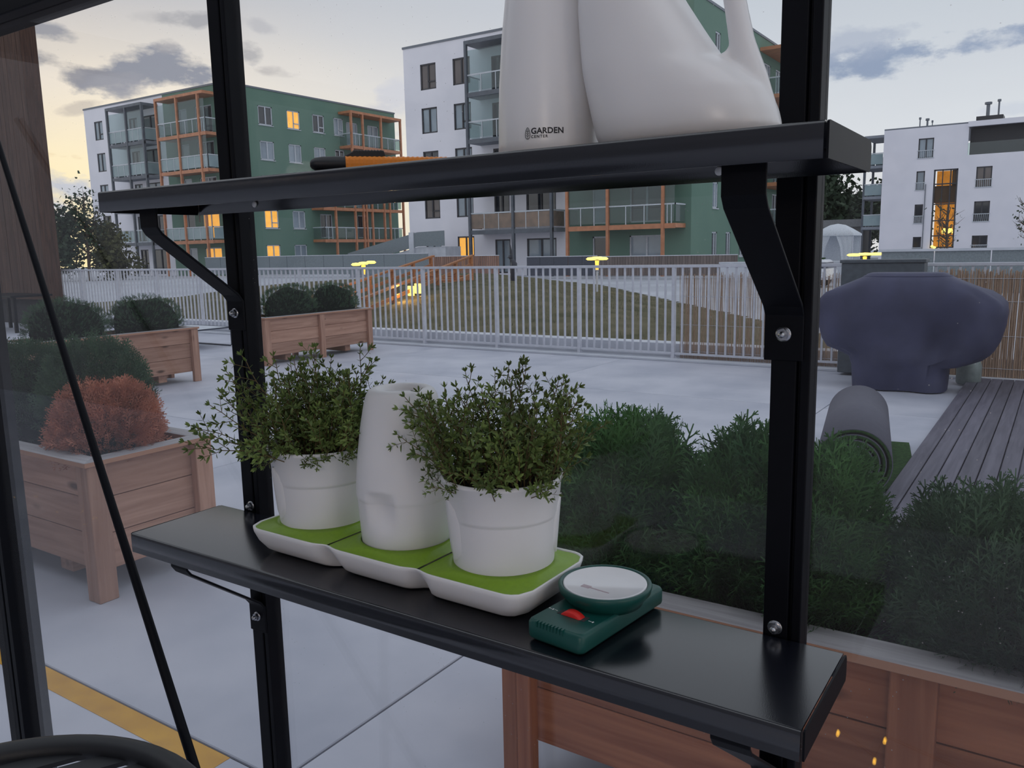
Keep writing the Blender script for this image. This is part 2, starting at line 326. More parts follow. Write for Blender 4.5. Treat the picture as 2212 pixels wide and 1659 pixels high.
# ------------------------------------------------------------------ shelves
def shelf(z, label, low):
    X0, X1, Y0, Y1, H, th, r = -.983, -.1345, .574, .7155, .0245, .0016, .0035
    t = thing('shelf', label, 'shelf', (-.56, .65, z))
    def path(o):
        rr = r-o; p = [(Y1-o, -H)]
        for k in range(5): a = math.pi/2*k/4; p.append((Y1-r+rr*math.cos(a), -r+rr*math.sin(a)))
        for k in range(5): a = math.pi/2+math.pi/2*k/4; p.append((Y0+r+rr*math.cos(a), -r+rr*math.sin(a)))
        return p+[(Y0+o, -H)]
    poly = path(0)+path(th)[::-1]
    mb = MB(); n = len(poly)
    mb.add([(x, y, z+q) for x in (X0+.003, X1-.003) for y, q in poly], [(k, (k+1) % n, n+(k+1) % n, n+k) for k in range(n)], True)
    mb.add([(X0+.003, y, z+q) for y, q in poly], [(i, i+1, n-2-i, n-1-i) for i in range(n//2-1)])
    mb.add([(X1-.003, y, z+q) for y, q in poly], [(i, i+1, n-2-i, n-1-i) for i in range(n//2-1)])
    part('shelf_board', mb, black, t)
    for sgn, xe in ((-1, X0), (1, X1)):
        c = .005
        pl = [(Y0+.002, -.001), (Y0+.002, -H), (Y1-.003, -H), (Y1-.001, -H+c), (Y1-.001, -c), (Y1-.004, -.0005), (Y0+.004, 0)]
        part('end_lip', MB().prism(pl, th, lambda a, b, q: (xe-sgn*q, a, z+b)), blackr, t)
    for xc in (-.9215, -.198):
        w = .0165; th2 = .003
        pts = [(.708, -.0035), (.604, -.0035), (.6005, -.008), (.6005, -.044), (.606, -.052), (.710, -.130), (.7165, -.139), (.7165, -.178)]
        v = []
        for (y, q) in pts: v.append(Vector((0, y, z+q)))
        L_, R2 = [], []
        for i, p in enumerate(v):
            d = (v[min(i+1, len(v)-1)]-v[max(i-1, 0)]).normalized(); nrm = Vector((0, -d.z, d.y))
            L_.append(p+nrm*th2/2); R2.append(p-nrm*th2/2)
        mb = MB(); n = len(pts)
        vs = [Vector((xc+s*w, p.y, p.z)) for s in (-1, 1) for pl in (L_, R2) for p in pl]
        fs = []
        for i in range(n-1):
            fs += [(i, i+1, n+i+1, n+i), (2*n+i, 3*n+i, 3*n+i+1, 2*n+i+1), (i, 2*n+i, 2*n+i+1, i+1), (n+i, n+i+1, 3*n+i+1, 3*n+i)]
        fs += [(0, n, 3*n, 2*n), (n-1, 3*n-1, 4*n-1, 2*n-1)]
        mb.add(vs, fs); br = part('bracket', mb, blackr, t, bevel=.0006, seg=1)
        for dz, hex_ in ((-.155, True), (.007, True)):
            bz = z+dz
            b = MB()
            hx = [(xc+.0052*math.cos(k*math.pi/3+.3), bz+.0052*math.sin(k*math.pi/3+.3)) for k in range(6)]
            yb = .7148 if dz < 0 else .7178
            b.prism(hx, -.0042, lambda a, q, c: (a, yb+c, q))
            b.lathe([(.0001, .0), (.0028, .0), (.0028, -.0035), (.0001, -.0045)], n=14)
            nb_ = 14*4
            for i in range(nb_): x, y, q = b.v[-nb_+i]; b.v[-nb_+i] = (xc+x, yb-.0042+q, bz+y)
            b.lathe([(.0066, 0), (.0066, -.001), (.003, -.001)], n=18)
            for i in range(54): x, y, q = b.v[-54+i]; b.v[-54+i] = (xc+x, yb+.0002+q, bz+y)
            part('bolt', b, steel, t)
    for px in (-.8655, -.2570):
        b = MB().lathe([(.0001, 0), (.0038, 0), (.0038, -.0012), (.0034, -.002), (.0001, -.002)], n=16)
        b.v = [(px+x, Y1-th-.0002+q, z-.0155+y) for x, y, q in b.v]
        if not low: part('hole_daylight', b, white, t, label='pale disc painted as daylight through a hole in the back lip')  # white disc stands in for daylight through a hole in the lip
    if not low:
        b = MB().bar((-.9805, .7155, z-.006), (-.981, .7145, z-.034), .0022, .001)
        part('cable_tie', b, pm('tie_nylon', (170, 165, 150), rough=.5), t, label='loose pale tie end hanging from the left end')
    return t
shelf(1.48, 'upper black metal shelf carrying the watering can and the white bottle', False)
shelf(1.05, 'lower black metal shelf carrying the herb pots and the green device', True)

# ------------------------------------------------------------------ herb tray with three cells
ZT = 1.0515
tray = thing('herb_tray', 'long white three-cell tray with lime green insets on lower shelf', 'tray', (-.592, .668, ZT), math.radians(-1.0))
def rrect(hx, hy, r, n=6):
    p = []; R4 = r if isinstance(r, tuple) else (r,)*4
    for (sx_, sy_, a0), r in zip(((1, 1, 0), (-1, 1, 90), (-1, -1, 180), (1, -1, 270)), R4):
        for k in range(n+1): a = math.radians(a0+90*k/n); p.append((sx_*(hx-r)+r*math.cos(a), sy_*(hy-r)+r*math.sin(a)))
    return p
cells = (-.1320, 0, .1320); HX, HY = .0655, .0665
def tray_outline(grow, dip):
    """three joined rounded cells seen from above; dip = depth of the pinch between them"""
    p = []; n = 14
    xs = np.linspace(-.1975, .1975, 67)
    def yy(x):
        d = min(abs(x-.066), abs(x+.066)); return HY - dip*math.exp(-(d/.0125)**2)
    r = .022
    top = []
    for x in xs:
        y = yy(x)
        e = .1975-abs(x)
        if e < r: y -= r-math.sqrt(max(0, r*r-(r-e)**2))
        top.append((x, y))
    out = [(x*(1+grow/.1975), y*(1+grow/HY)) for x, y in top]
    return out+[(x, -y) for x, y in out[::-1]]
rings = []
for g, dip, z in ((-.022, .018, .0), (-.0180, .020, .0012), (-.011, .020, .006), (-.0045, .016, .016), (-.0006, .0085, .027), (0, .0050, .0315), (-.0006, .005, .0325), (-.0022, .005, .0322), (-.003, .005, .029), (-.004, .006, .0265)):
    rings.append([(x, y, z) for x, y in tray_outline(g, dip)])
part('tray_body', MB().loft(rings, caps=True), white, tray, local=True)
for c in cells:
    mb = MB(); rg = []
    hole = .0512; n = 48
    outer = rrect(HX-.0010, HY-.0036, (.022, .008, .008, .022) if c > 0 else (.008, .022, .022, .008) if c < 0 else .008, 11)[:]
    m = len(outer)
    hole_r = [(hole*math.cos(2*math.pi*k/m+math.pi/m*0), hole*math.sin(2*math.pi*k/m)) for k in range(m)]
    # rings from rim to hole, saddle shaped: high at corners, low at the well
    for t, zz in ((0, .0312), (.25, .0318), (.5, .0334), (.75, .0358), (1, .0383)):
        rg.append([(c+o[0]*(1-t)+h[0]*t, o[1]*(1-t)+h[1]*t, zz) for o, h in zip(outer, hole_r)])
    rg.append([(c+h[0]*.985, h[1]*.985, .0370) for h in hole_r]); rg.append([(c+h[0]*.975, h[1]*.975, .0225) for h in hole_r])
    rg.append([(c+h[0]*.05, h[1]*.05, .0225) for h in hole_r])
    part('cell_inset', MB().loft(rg, caps=False), green, tray, local=True, label='lime green inset')
ZP = ZT+.0235
soil = pm('potting_soil', (46, 36, 30), rough=.95, scale=120, c2=(24, 19, 16), bump=.8, bscale=400)
leafm = pm('thyme_leaf', (122, 140, 74), rough=.55, spec=.35, scale=90, c2=(76, 98, 52), objvar=.38)
stemm = pm('thyme_stem', (110, 92, 58), rough=.7, objvar=.2)

def pot_mesh(mb, ang):
    prof = [(.0001, .0), (.0505, .0), (.0520, .0008), (.0524, .0030), (.0573, .0580), (.0576, .0598), (.0578, .0606), (.0582, .0630), (.0588, .0650), (.0618, .0935), (.0636, .0945), (.0640, .0968), (.0634, .0985), (.0622, .0987), (.0612, .0975), (.0605, .090), (.0590, .084)]
    n = 72; vs = []; prof = [(r*.97, z*1.065) for r, z in prof]
    for (r, z) in prof:
        for k in range(n):
            a = 2*math.pi*k/n; rr = r
            d = abs(((a-ang+math.pi) % (2*math.pi))-math.pi)
            if .02 < z < .07 and r < .058:                        # moulded grip panels: step lower at the front, deep dents at the sides
                s = abs(math.cos(d))
                pass
            if z > .0641 and d < .98: rr += .0012*min(1, (.98-d)/.16)
            vs.append((rr*math.cos(a), rr*math.sin(a), z))
    fs = [(i*n+k, i*n+(k+1) % n, (i+1)*n+(k+1) % n, (i+1)*n+k) for i in range(len(prof)-1) for k in range(n)]
    return mb.add(vs, fs, True)
def sprig_mesh(seed, L, leafy, bend):
    r = random.Random(seed); V = []; F = []; mi = []
    def strip(p, d, ln, wd, nrm):
        o = len(V); s = d.cross(nrm).normalized()*wd
        up = nrm.normalized()
        V.extend([p, p+d*ln*.35+s+up*wd*.25, p+d*ln*.75+s*.75, p+d*ln-up*wd*.3, p+d*ln*.75-s*.75, p+d*ln*.35-s+up*wd*.25])
        F.extend([(o, o+1, o+2, o+3), (o, o+3, o+4, o+5)]); mi.extend([0, 0])
    def stem(p0, d0, ln, depth):
        p = Vector(p0); d = Vector(d0).normalized(); step = .0071; k = 0; prev = None; a0 = r.random()*6.28
        nseg = max(3, int(ln/step)); pts = [p.copy()]
        for i in range(nseg):
            d = (d+Vector((r.gauss(0, .07), r.gauss(0, .07), bend*.05+r.gauss(0, .03)))).normalized(); p = p+d*step; pts.append(p.copy())
            t = i/nseg
            if t > .12 or depth:
                a = a0+i*math.pi/2+r.gauss(0, .15)
                ref = d.orthogonal().normalized(); q = d.cross(ref)
                for sgn in (0, math.pi):
                    o = (ref*math.cos(a+sgn)+q*math.sin(a+sgn)); ld = (o*.85+d*(.35+.5*t)+Vector((0, 0, r.gauss(0, .15)))).normalized()
                    ll = (.0098-.0034*t)*r.uniform(.75, 1.2)*leafy
                    strip(p, ld, ll, ll*.165, d)
                    if depth == 0 and .15 < t < .85 and r.random() < .30:
                        stem(p, (o*.8+d*.8), r.uniform(.012, .030), 1)
        for sgn in range(4):
            a = sgn*math.pi/2; ref = d.orthogonal().normalized(); q = d.cross(ref); o = ref*math.cos(a)+q*math.sin(a)
            strip(p, (d+o*.60).normalized(), .0070*leafy, .0012, o)
        # thin square stem
        w = .00055 if depth else .0008
        o = len(V)
        for i, q0 in enumerate(pts):
            ww = w*(1-.5*i/len(pts)); V.extend([q0+Vector((ww, 0, 0)), q0+Vector((-ww*.5, ww*.87, 0)), q0+Vector((-ww*.5, -ww*.87, 0))])
        for i in range(len(pts)-1):
            for k in range(3): F.append((o+i*3+k, o+i*3+(k+1) % 3, o+i*3+3+(k+1) % 3, o+i*3+3+k)); mi.append(1)
    stem((0, 0, 0), (0, 0, 1), L, 0)
    me = np_mesh('sprig', [tuple(v) for v in V], F); me.materials.append(leafm); me.materials.append(stemm)
    me.polygons.foreach_set('material_index', np.array(mi, np.int32)); me.update(); return me
SPR = [sprig_mesh(100+i, L, lf, .5) for i, (L, lf) in enumerate(((.055, 1.15), (.06, 1.1), (.07, 1.1), (.075, 1.0), (.08, 1.1), (.09, 1.0), (.095, 1.05), (.10, .95), (.105, 1.0), (.115, .95), (.065, 1.2), (.085, 1.1)))]
def potted(label, x, y, ang, seed, special, mx):
    t = thing('potted_thyme', label, 'potted plant', (x, y, ZP))
    pot = part('pot', pot_mesh(MB(), ang), white, t, local=True)
    for s in (-1, 1):
        a = ang+s*1.30
        mb = MB(); rg = []
        for k in range(9):
            u = k/8; z = .022+.062*u; hw_ = .017*math.sqrt(max(.02, 1-(2*u-1)**4)); rr_ = (.0515+.0055*(z/.06))*.97
            rg.append([((rr_+off)*math.cos(a+q*hw_/rr_), (rr_+off)*math.sin(a+q*hw_/rr_), z) for q, off in ((-1, -.001), (-.75, .0018), (0, .0024), (.75, .0018), (1, -.001))])
        n = 5; vs = [p for r in rg for p in r]
        mb.add(vs, [(i*n+k, i*n+k+1, (i+1)*n+k+1, (i+1)*n+k) for i in range(8) for k in range(4)], True)
        ob('grip_panel', mb.mesh('grip_panel'), white, pot)
    sm = MB(); n = 40; vs = [(0, 0, .094)]
    r0 = random.Random(seed)
    for rr_ in (.02, .04, .0575):
        for k in range(n): a = 2*math.pi*k/n; vs.append((rr_*math.cos(a), rr_*math.sin(a), .092+r0.uniform(-.002, .002)))
    fs = [(0, 1+k, 1+(k+1) % n) for k in range(n)]+[(1+i*n+k, 1+(i+1)*n+k, 1+(i+1)*n+(k+1) % n, 1+i*n+(k+1) % n) for i in range(2) for k in range(n)]
    part('soil', sm.add(vs, fs, True), soil, t, local=True)
    rr = random.Random(seed)
    def sprig(bx, by, az, lean, m, s):
        # lean from vertical towards azimuth az
        q = Vector((math.cos(az)*math.sin(lean), math.sin(az)*math.sin(lean), math.cos(lean))).to_track_quat('Z', 'Y')
        o = ob('sprig', m, None, t, loc=(bx, by, .091)); o.rotation_euler = q.to_euler(); o.rotation_euler.rotate_axis('Z', rr.random()*6.28); o.scale = (s,)*3
    for i in range(mx):
        a = rr.random()*6.283; rad = .056*math.sqrt(rr.random())
        lean = min(1.25, abs(rr.gauss(0, .20))+rad/.056*rr.uniform(.05, .55))
        sprig(rad*math.cos(a), rad*math.sin(a), a+rr.gauss(0, .4), lean, SPR[rr.randrange(len(SPR))], rr.uniform(.75, 1.1))
    for i in range(34):                                             # short growth hiding the soil, spilling over the rim
        a = rr.random()*6.283; rad = rr.uniform(.040, .060)
        sprig(rad*math.cos(a), rad*math.sin(a), a+rr.gauss(0, .5), rr.uniform(.5, 1.35), SPR[rr.choice((0, 1, 10, 2))], rr.uniform(.42, .7))
    for (bx, by, az, lean, k, s) in special: sprig(bx, by, az, lean, SPR[k], s)
    return t
camang = lambda x, y: math.atan2(-y, -x)
potted('thyme in a white ribbed pot at the right end of the tray', -.4605, .6665, camang(-.4605, .6665)+.15, 5,
       [(.01, .02, 1.2, .12, 9, 1.08), (-.02, 0, 3.4, .75, 9, .95), (-.03, -.02, 3.6, 1.0, 8, .9), (.02, .02, .5, .25, 9, .98), (.03, .01, .2, .5, 7, 1.0), (-.01, .03, 2.5, .2, 8, 1.0), (.0, .01, 1.5, .05, 9, 1.06), (.005, .015, 1.0, .06, 8, 1.12), (-.035, .01, 2.8, .25, 9, 1.0), (.04, 0, .1, .3, 9, 1.0)], 118)
potted('thyme in a white pot at the left end, its stems sprawling left', -.7240, .6700, camang(-.7240, .6700)+.1, 9,
       [(-.03, -.01, 3.3, .8, 9, 1.2), (-.03, 0, 3.1, 1.05, 9, 1.15), (-.02, -.02, 3.7, 1.25, 9, 1.1), (-.03, -.02, 3.9, .95, 8, 1.1), (-.02, .0, 3.0, .5, 9, 1.12), (-.01, -.01, 3.5, .6, 9, 1.25), (-.035, -.02, 3.5, 1.3, 9, 1.15), (-.02, .02, 2.6, .45, 9, 1.1), (.02, .02, .8, .35, 9, 1.0), (-.01, 0, 4.2, .12, 9, 1.02), (.0, -.03, 4.4, 1.4, 4, .9), (-.02, -.02, 3.2, .9, 7, 1.2), (-.02, -.03, 3.9, 1.2, 7, 1.2), (-.01, .0, 2.0, .06, 9, 1.12), (.03, .02, .6, .12, 9, 1.12)], 118)
# the tall white pot turned upside down over the middle pot
cup = thing('inverted_pot', 'tall white plastic pot stacked upside down on the middle cell, between the herbs', 'pot', (-.592, .6680, ZP))
prof = [(.0001, 0), (.0470, 0), (.0490, .0015), (.0524, .062), (.0530, .0635), (.0534, .0660), (.0530, .080), (.0508, .105), (.0462, .138), (.0412, .164), (.0384, .174), (.0355, .1790), (.0318, .1812), (.0285, .1815), (.0255, .1808), (.0228, .1785), (.0215, .1750), (.0001, .1742)]
n = 96; vs = []; ca = camang(-.592, .6680)
for (r, z) in prof:
    for k in range(n):
        a = 2*math.pi*k/n; rr = r
        for da, dep in ((-.62, 1), (math.pi-.62, 1)):
            d = ((a-ca-da+math.pi) % (2*math.pi))-math.pi
            rr -= 0
        vs.append([rr*math.cos(a), rr*math.sin(a), z])
# add rings for the thumb dent
zs = sorted(set([p[1] for p in prof[2:11]]+list(np.linspace(.03, .1, 29))))
def rad(z):
    for (r0, z0), (r1, z1) in zip(prof[2:11], prof[3:11]):
        if z0 <= z <= z1: return r0+(r1-r0)*(z-z0)/max(1e-6, z1-z0)
    return prof[10][0]
P2 = prof[:2]+[(rad(z), z) for z in zs]+prof[11:]
vs = []
for (r, z) in P2:
    for k in range(n):
        a = 2*math.pi*k/n; rr = r
        if .02 < z < .11 and r > .04:
            for da in (-.55, math.pi-.55):
                d = ((a-ca-da+math.pi) % (2*math.pi))-math.pi; u = d*.053/.0185
                if abs(u) < 1.3:
                    if z >= .060: s = max(0, 1-((z-.060)/.017)**2); rr -= .0085*s*max(0, 1-u*u)
                    else: s = max(0, 1-((.060-z)/.030)**2); rr -= .0085*s*s*max(0, 1-u*u)
        vs.append((rr*math.cos(a), rr*math.sin(a), z))
fs = [(i*n+k, i*n+(k+1) % n, (i+1)*n+(k+1) % n, (i+1)*n+k) for i in range(len(P2)-1) for k in range(n)]
part('pot_shell', MB().add(vs, fs, True), white, cup, local=True)

# ------------------------------------------------------------------ green device with the round dial
dgreen = pm('dark_green_plastic', (18, 80, 74), rough=.38, spec=.5, var=.05, scale=60)
dev = thing('measuring_device', 'dark green plastic device with round white dial and red thumbwheel, right of the herb tray', 'device', (-.355, .588, 1.051), math.radians(-6.6))
part('body', MB().loft([[(x, y+.070, z) for x, y in rrect(.031-i, .070-i, .006)] for i, z in ((.004, 0), (.0006, .003), (0, .005), (0, .0165), (.0012, .0190), (.003, .0200))]), dgreen, dev, local=True, label='dark green casing')
mb = MB()
for k in range(9): mb.box(-.020+.0036*k, -.0182+.0036*k, -.0006, .0035, .0150, .0204)
part('grip_ridge', mb, dgreen, dev, local=True)
part('dial_housing', MB().lathe([(.0001, .018), (.036, .018), (.0375, .022), (.0435, .0290), (.0446, .0345), (.0438, .0362), (.0422, .0366), (.0410, .0360), (.0400, .0345), (.0001, .0345)], (.001, .080, 0), 56), dgreen, dev, local=True)
dw = pm('dial_white', (236, 236, 240), rough=.12, spec=.6, var=.02, scale=30)
dial = part('dial', MB().lathe([(.0399, .0346), (.0397, .0358), (.0385, .0360), (.0378, .0357), (.0001, .0357)], (.001, .080, 0), 56), dw, dev, local=True, label='round white dial')
pk = pm('dial_print', (196, 176, 186), rough=.3)
o_ = ob('pointer', MB().box(-.009, .018, .0605, .0617, .0357, .0361).box(-.012, -.003, .0585, .0640, .0357, .0360).mesh('pointer'), pk, dial)
red = pm('red_wheel_plastic', (226, 40, 34), rough=.4, var=.04)
mb = MB(); rg = []
for k in range(13):
    a = math.radians(-62+124*k/12); x, z = .0150*math.sin(a), .0100+.0150*math.cos(a)
    rg.append([(x-.0003, .0250, z-.001), (x, .0262, z), (x, .0328, z), (x+.0003, .0340, z-.001), (x*.6, .0340, .012), (x*.6, .0250, .012)])
part('thumbwheel', MB().loft(rg), red, dev, local=True, label='red ribbed thumbwheel')
part('wheel_slot', MB().box(-.0150, .0150, .0250, .0345, .0195, .0203), dark_joint, dev, local=True)
mb = MB()
for x in (-.0275, -.0255, -.0232, -.0208, -.0188, .0172, .0190, .0213): mb.box(x, x+.0013, .0285+.0008*(int(x*1e4) % 3), .0298+.0008*(int(x*1e4) % 2), .0200, .0203)
part('printed_mark', mb, white, dev, local=True, kind='stuff')

# ------------------------------------------------------------------ white bottle with the printed name
vx, vy = -.3875, .645
bot = thing('bottle', 'tapering white bottle printed GARDEN CENTER, left of the watering can', 'bottle', (vx, vy, 1.4815))
def vr(z):                                                          # radius over height
    P = ((0, .0430), (.002, .0445), (.03, .0440), (.06, .0428), (.10, .0398), (.14, .0352), (.17, .0300), (.19, .024), (.20, .016), (.215, .012), (.23, .012))
    for (z0, r0), (z1, r1) in zip(P, P[1:]):
        if z0 <= z <= z1: return r0+(r1-r0)*(z-z0)/(z1-z0)
    return .012
part('bottle_body', MB().lathe([(.0001, 0)]+[(vr(z), z) for z in (0, .002, .01, .02, .03, .045, .06, .08, .10, .12, .14, .155, .17, .18, .19, .195, .20, .207, .215, .23)]+[(.0001, .231)], n=64), whitec, bot, local=True)
ink = pm('print_ink', (38, 40, 48), rough=.5)
def text_on_bottle(txt, size, cx_, cz, sp=1.0, bold=0.0):
    cu = bpy.data.curves.new('t', 'FONT'); cu.body = txt; cu.size = size; cu.space_character = sp; cu.offset = bold; cu.resolution_u = 3
    o = bpy.data.objects.new('t', cu); COL.objects.link(o); dg = bpy.context.evaluated_depsgraph_get()
    me = bpy.data.meshes.new_from_object(o.evaluated_get(dg)); bpy.data.objects.remove(o); bpy.data.curves.remove(cu)
    fa = math.atan2(-vy, -vx); bm = bmesh.new(); bm.from_mesh(me); bmesh.ops.subdivide_edges(bm, edges=[e for e in bm.edges if e.calc_length() > .003], cuts=2)
    for v in bm.verts:
        x, z = v.co.x+cx_, v.co.y*.98+cz; r = vr(z)+.00012; a = fa+x/r; v.co = (r*math.cos(a), r*math.sin(a), z)
    bm.to_mesh(me); bm.free(); return me
tm = text_on_bottle('GARDEN', .0067, -.0152, .0140, 1.04, .00022); tm.name = 'lettering'; ob('lettering', tm, ink, bot)
tm = text_on_bottle('CENTER', .0032, -.0152, .0106, 1.3, .00010); tm.name = 'lettering'; ob('lettering', tm, ink, bot)
mb = MB(); fa = math.atan2(-vy, -vx)                                # leaf emblem
def onb(x, z): r = vr(z)+.0004; a = fa+x/r; return (r*math.cos(a), r*math.sin(a), z)
lf = []
for k in range(24):
    t = 2*math.pi*k/24; s = math.sin(t); lf.append(onb(-.0182+.0021*s*(1-.35*math.cos(t)), .0145+.0046*math.cos(t)))
mb.tube(lf, .00022, n=4, closed=True)
mb.tube([onb(-.0182, .0100), onb(-.0182, .0180)], .00018, n=4)
for q in (.0118, .0136, .0154): mb.tube([onb(-.0195, q+.0013), onb(-.0182, q), onb(-.0169, q+.0013)], .00018, n=4)
part('emblem', mb, ink, bot, local=True)

# ------------------------------------------------------------------ white watering can
can = thing('watering_can', 'large white plastic watering can with a looped back handle on upper shelf', 'watering can', (-.262, .645, 1.4815))
mb = MB(); rg = []
SEC = ((.0000, -.326, -.196, .040), (.0015, -.331, -.190, .044), (.008, -.335, -.186, .0465), (.020, -.338, -.189, .0475), (.036, -.342, -.196, .047), (.050, -.345, -.213, .046), (.062, -.347, -.232, .045), (.085, -.349, -.248, .043), (.11, -.3505, -.2645, .041), (.135, -.349, -.279, .038), (.16, -.345, -.291, .035), (.185, -.340, -.300, .032), (.20, -.338, -.302, .03))
for z, l, r, d in SEC:
    c = (l+r)/2; a = (r-l)/2
    rg.append([(c+.262+a*math.copysign(abs(math.cos(t))**.82, math.cos(t)), d*math.copysign(abs(math.sin(t))**.9, math.sin(t)), z) for t in [2*math.pi*k/48 for k in range(48)]])
mb.loft(rg)
hp = [(-.198, .004), (-.200, .022), (-.2085, .045), (-.2165, .070), (-.2215, .095), (-.2265, .120), (-.234, .150), (-.246, .178), (-.266, .196), (-.292, .200), (-.310, .192)]
hr = [.006, .0105, .0115, .0098, .0088, .0086, .0086, .0088, .009, .0095, .010]
mb.tube([(x+.262, 0, z) for x, z in hp], hr, n=16)
wb = [(-.211, .045), (-.222, .052), (-.232, .060)]
mb.tube([(x+.262, 0, z) for x, z in wb], [.011, .0085, .011], n=12)
me = mb.mesh('can_body')
to = bpy.data.objects.new('tmp', me); COL.objects.link(to)
md = to.modifiers.new('r', 'REMESH'); md.mode = 'VOXEL'; md.voxel_size = .0021
sm_ = to.modifiers.new('s', 'SMOOTH'); sm_.factor = .6; sm_.iterations = 9
me2 = bpy.data.meshes.new_from_object(to.evaluated_get(bpy.context.evaluated_depsgraph_get())); bpy.data.objects.remove(to)
me2.polygons.foreach_set('use_smooth', np.ones(len(me2.polygons), bool)); me2.name = 'can_body'
ob('can_body', me2, whitec, can)
part('spout', MB().tube([(-.075, 0, .165), (-.10, 0, .19), (-.135, 0, .235), (-.165, 0, .285)], [.011, .0095, .0085, .008], n=16), whitec, can, local=True)
part('filler_rim', MB().lathe([(.026, .197), (.030, .198), (.031, .204), (.028, .206), (.024, .203)], (-.058, 0, 0), 32), whitec, can, local=True)

# ------------------------------------------------------------------ orange snap-off knife lying on the upper shelf
kn = thing('utility_knife', 'orange and black ribbed box cutter lying on the upper shelf', 'knife', (-.632, .592, 1.4803), math.radians(47))
orange = pm('orange_plastic', (236, 138, 26), rough=.45, var=.05)
kblack = pm('black_rubber', (22, 24, 30), rough=.5, var=.08, scale=200)
rg = []
for k, (x, h, w) in enumerate(((.0, .004, .004), (.0015, .0085, .008), (.005, .0125, .0095), (.012, .0148, .0105), (.024, .0158, .011), (.0345, .0160, .011))):
    rg.append([(x, w*math.cos(t), .0082+(h/2)*math.sin(t)) for t in [2*math.pi*q/20 for q in range(20)]])
part('end_cap', MB().loft(rg), kblack, kn, local=True, label='rounded black end cap')
rg = []
for k in range(86):
    x = .0345+.0012*k; s = .5-.5*math.cos(2*math.pi*k/4.0); e = .0006*s
    rg.append([(x, (.0108-e)*math.copysign(abs(math.cos(t))**.6, math.cos(t)), .0082+(.0078-e)*math.copysign(abs(math.sin(t))**.6, math.sin(t))) for t in [2*math.pi*q/20 for q in range(20)]])
part('handle', MB().loft(rg, smooth=False), orange, kn, local=True, label='orange ribbed handle')
rg = []
for k in range(41):
    x = .034+.0010*k; h = .0165+.0052*min(1, k/10.)*min(1, (40-k)/2.+.3)+(.0006 if k % 3 == 0 and k > 8 else 0)
    rg.append([(x, -.0042, .0140), (x, -.0042, h-.001), (x, -.003, h), (x, .003, h), (x, .0042, h-.001), (x, .0042, .0140)])
part('slider', MB().loft(rg, smooth=False), kblack, kn, local=True, label='black toothed slider')
part('blade', MB().prism([(.137, -.0045), (.160, -.0045), (.166, .0045), (.137, .0045)], .0006, lambda a, b, c: (a, b, .0078+c)), steel, kn, local=True)

# ------------------------------------------------------------------ thin rod and slatted round table, lower left
def lerp(a, b, t): return a+(b-a)*t
pt = Vector((-1.540, .705, 1.67)); pb = Vector((-.845, .465, .0))
rod = thing('garden_rod', 'thin black rod leaning against the greenhouse corner', 'rod', (pb.x, pb.y, 0))
b0 = Vector((-.9170, .500, .1)); q0 = CR
def rayp(x, y, Y):
    d = CF+CR*((x-1106)/FPX)-CU*((y-829.5)/FPX); return Vector((0, 0, CAMZ))+d*(Y/d.y)
rt, rb = rayp(9, 352, .700), rayp(415, 1640, .585)
dr = (rb-rt); top = rt-dr*.10; foot = rt+dr*((0.004-rt.z)/dr.z)
rod.location = (foot.x, foot.y, 0)
part('shaft', MB().tube([top+(foot-top)*t for t in (0, .25, .5, .75, 1)], [.0046, .0056, .0066, .0076, .0082], n=10), blackr, rod)
part('foot_tip', MB().tube([foot+Vector((0, 0, .03)), foot], .0105, n=10), kblack, rod)
tb = thing('round_table', 'round black slatted metal table in the bottom left corner', 'table', (-.862, .284, 0))
R0 = .238
part('rim', MB().tube([(R0*math.cos(2*math.pi*k/64), R0*math.sin(2*math.pi*k/64), .795) for k in range(64)], .0155, n=12, closed=True), kblack, tb, local=True)
for k in range(11):
    u = -.20+.04*k; hl = math.sqrt(R0*R0-u*u)
    m_ = MB().bar((-hl, u, 0), (hl, u, 0), .027, .006)
    part('slat', m_, kblack, tb, local=True).location = (0, 0, .792)
    tb.children[-1].rotation_euler = (0, 0, math.radians(62))
for k in range(3):
    a = 2*math.pi*k/3+.4; part('leg', MB().tube([(.19*math.cos(a), .19*math.sin(a), .788), (.215*math.cos(a), .215*math.sin(a), .0)], .009, n=10), kblack, tb, local=True)

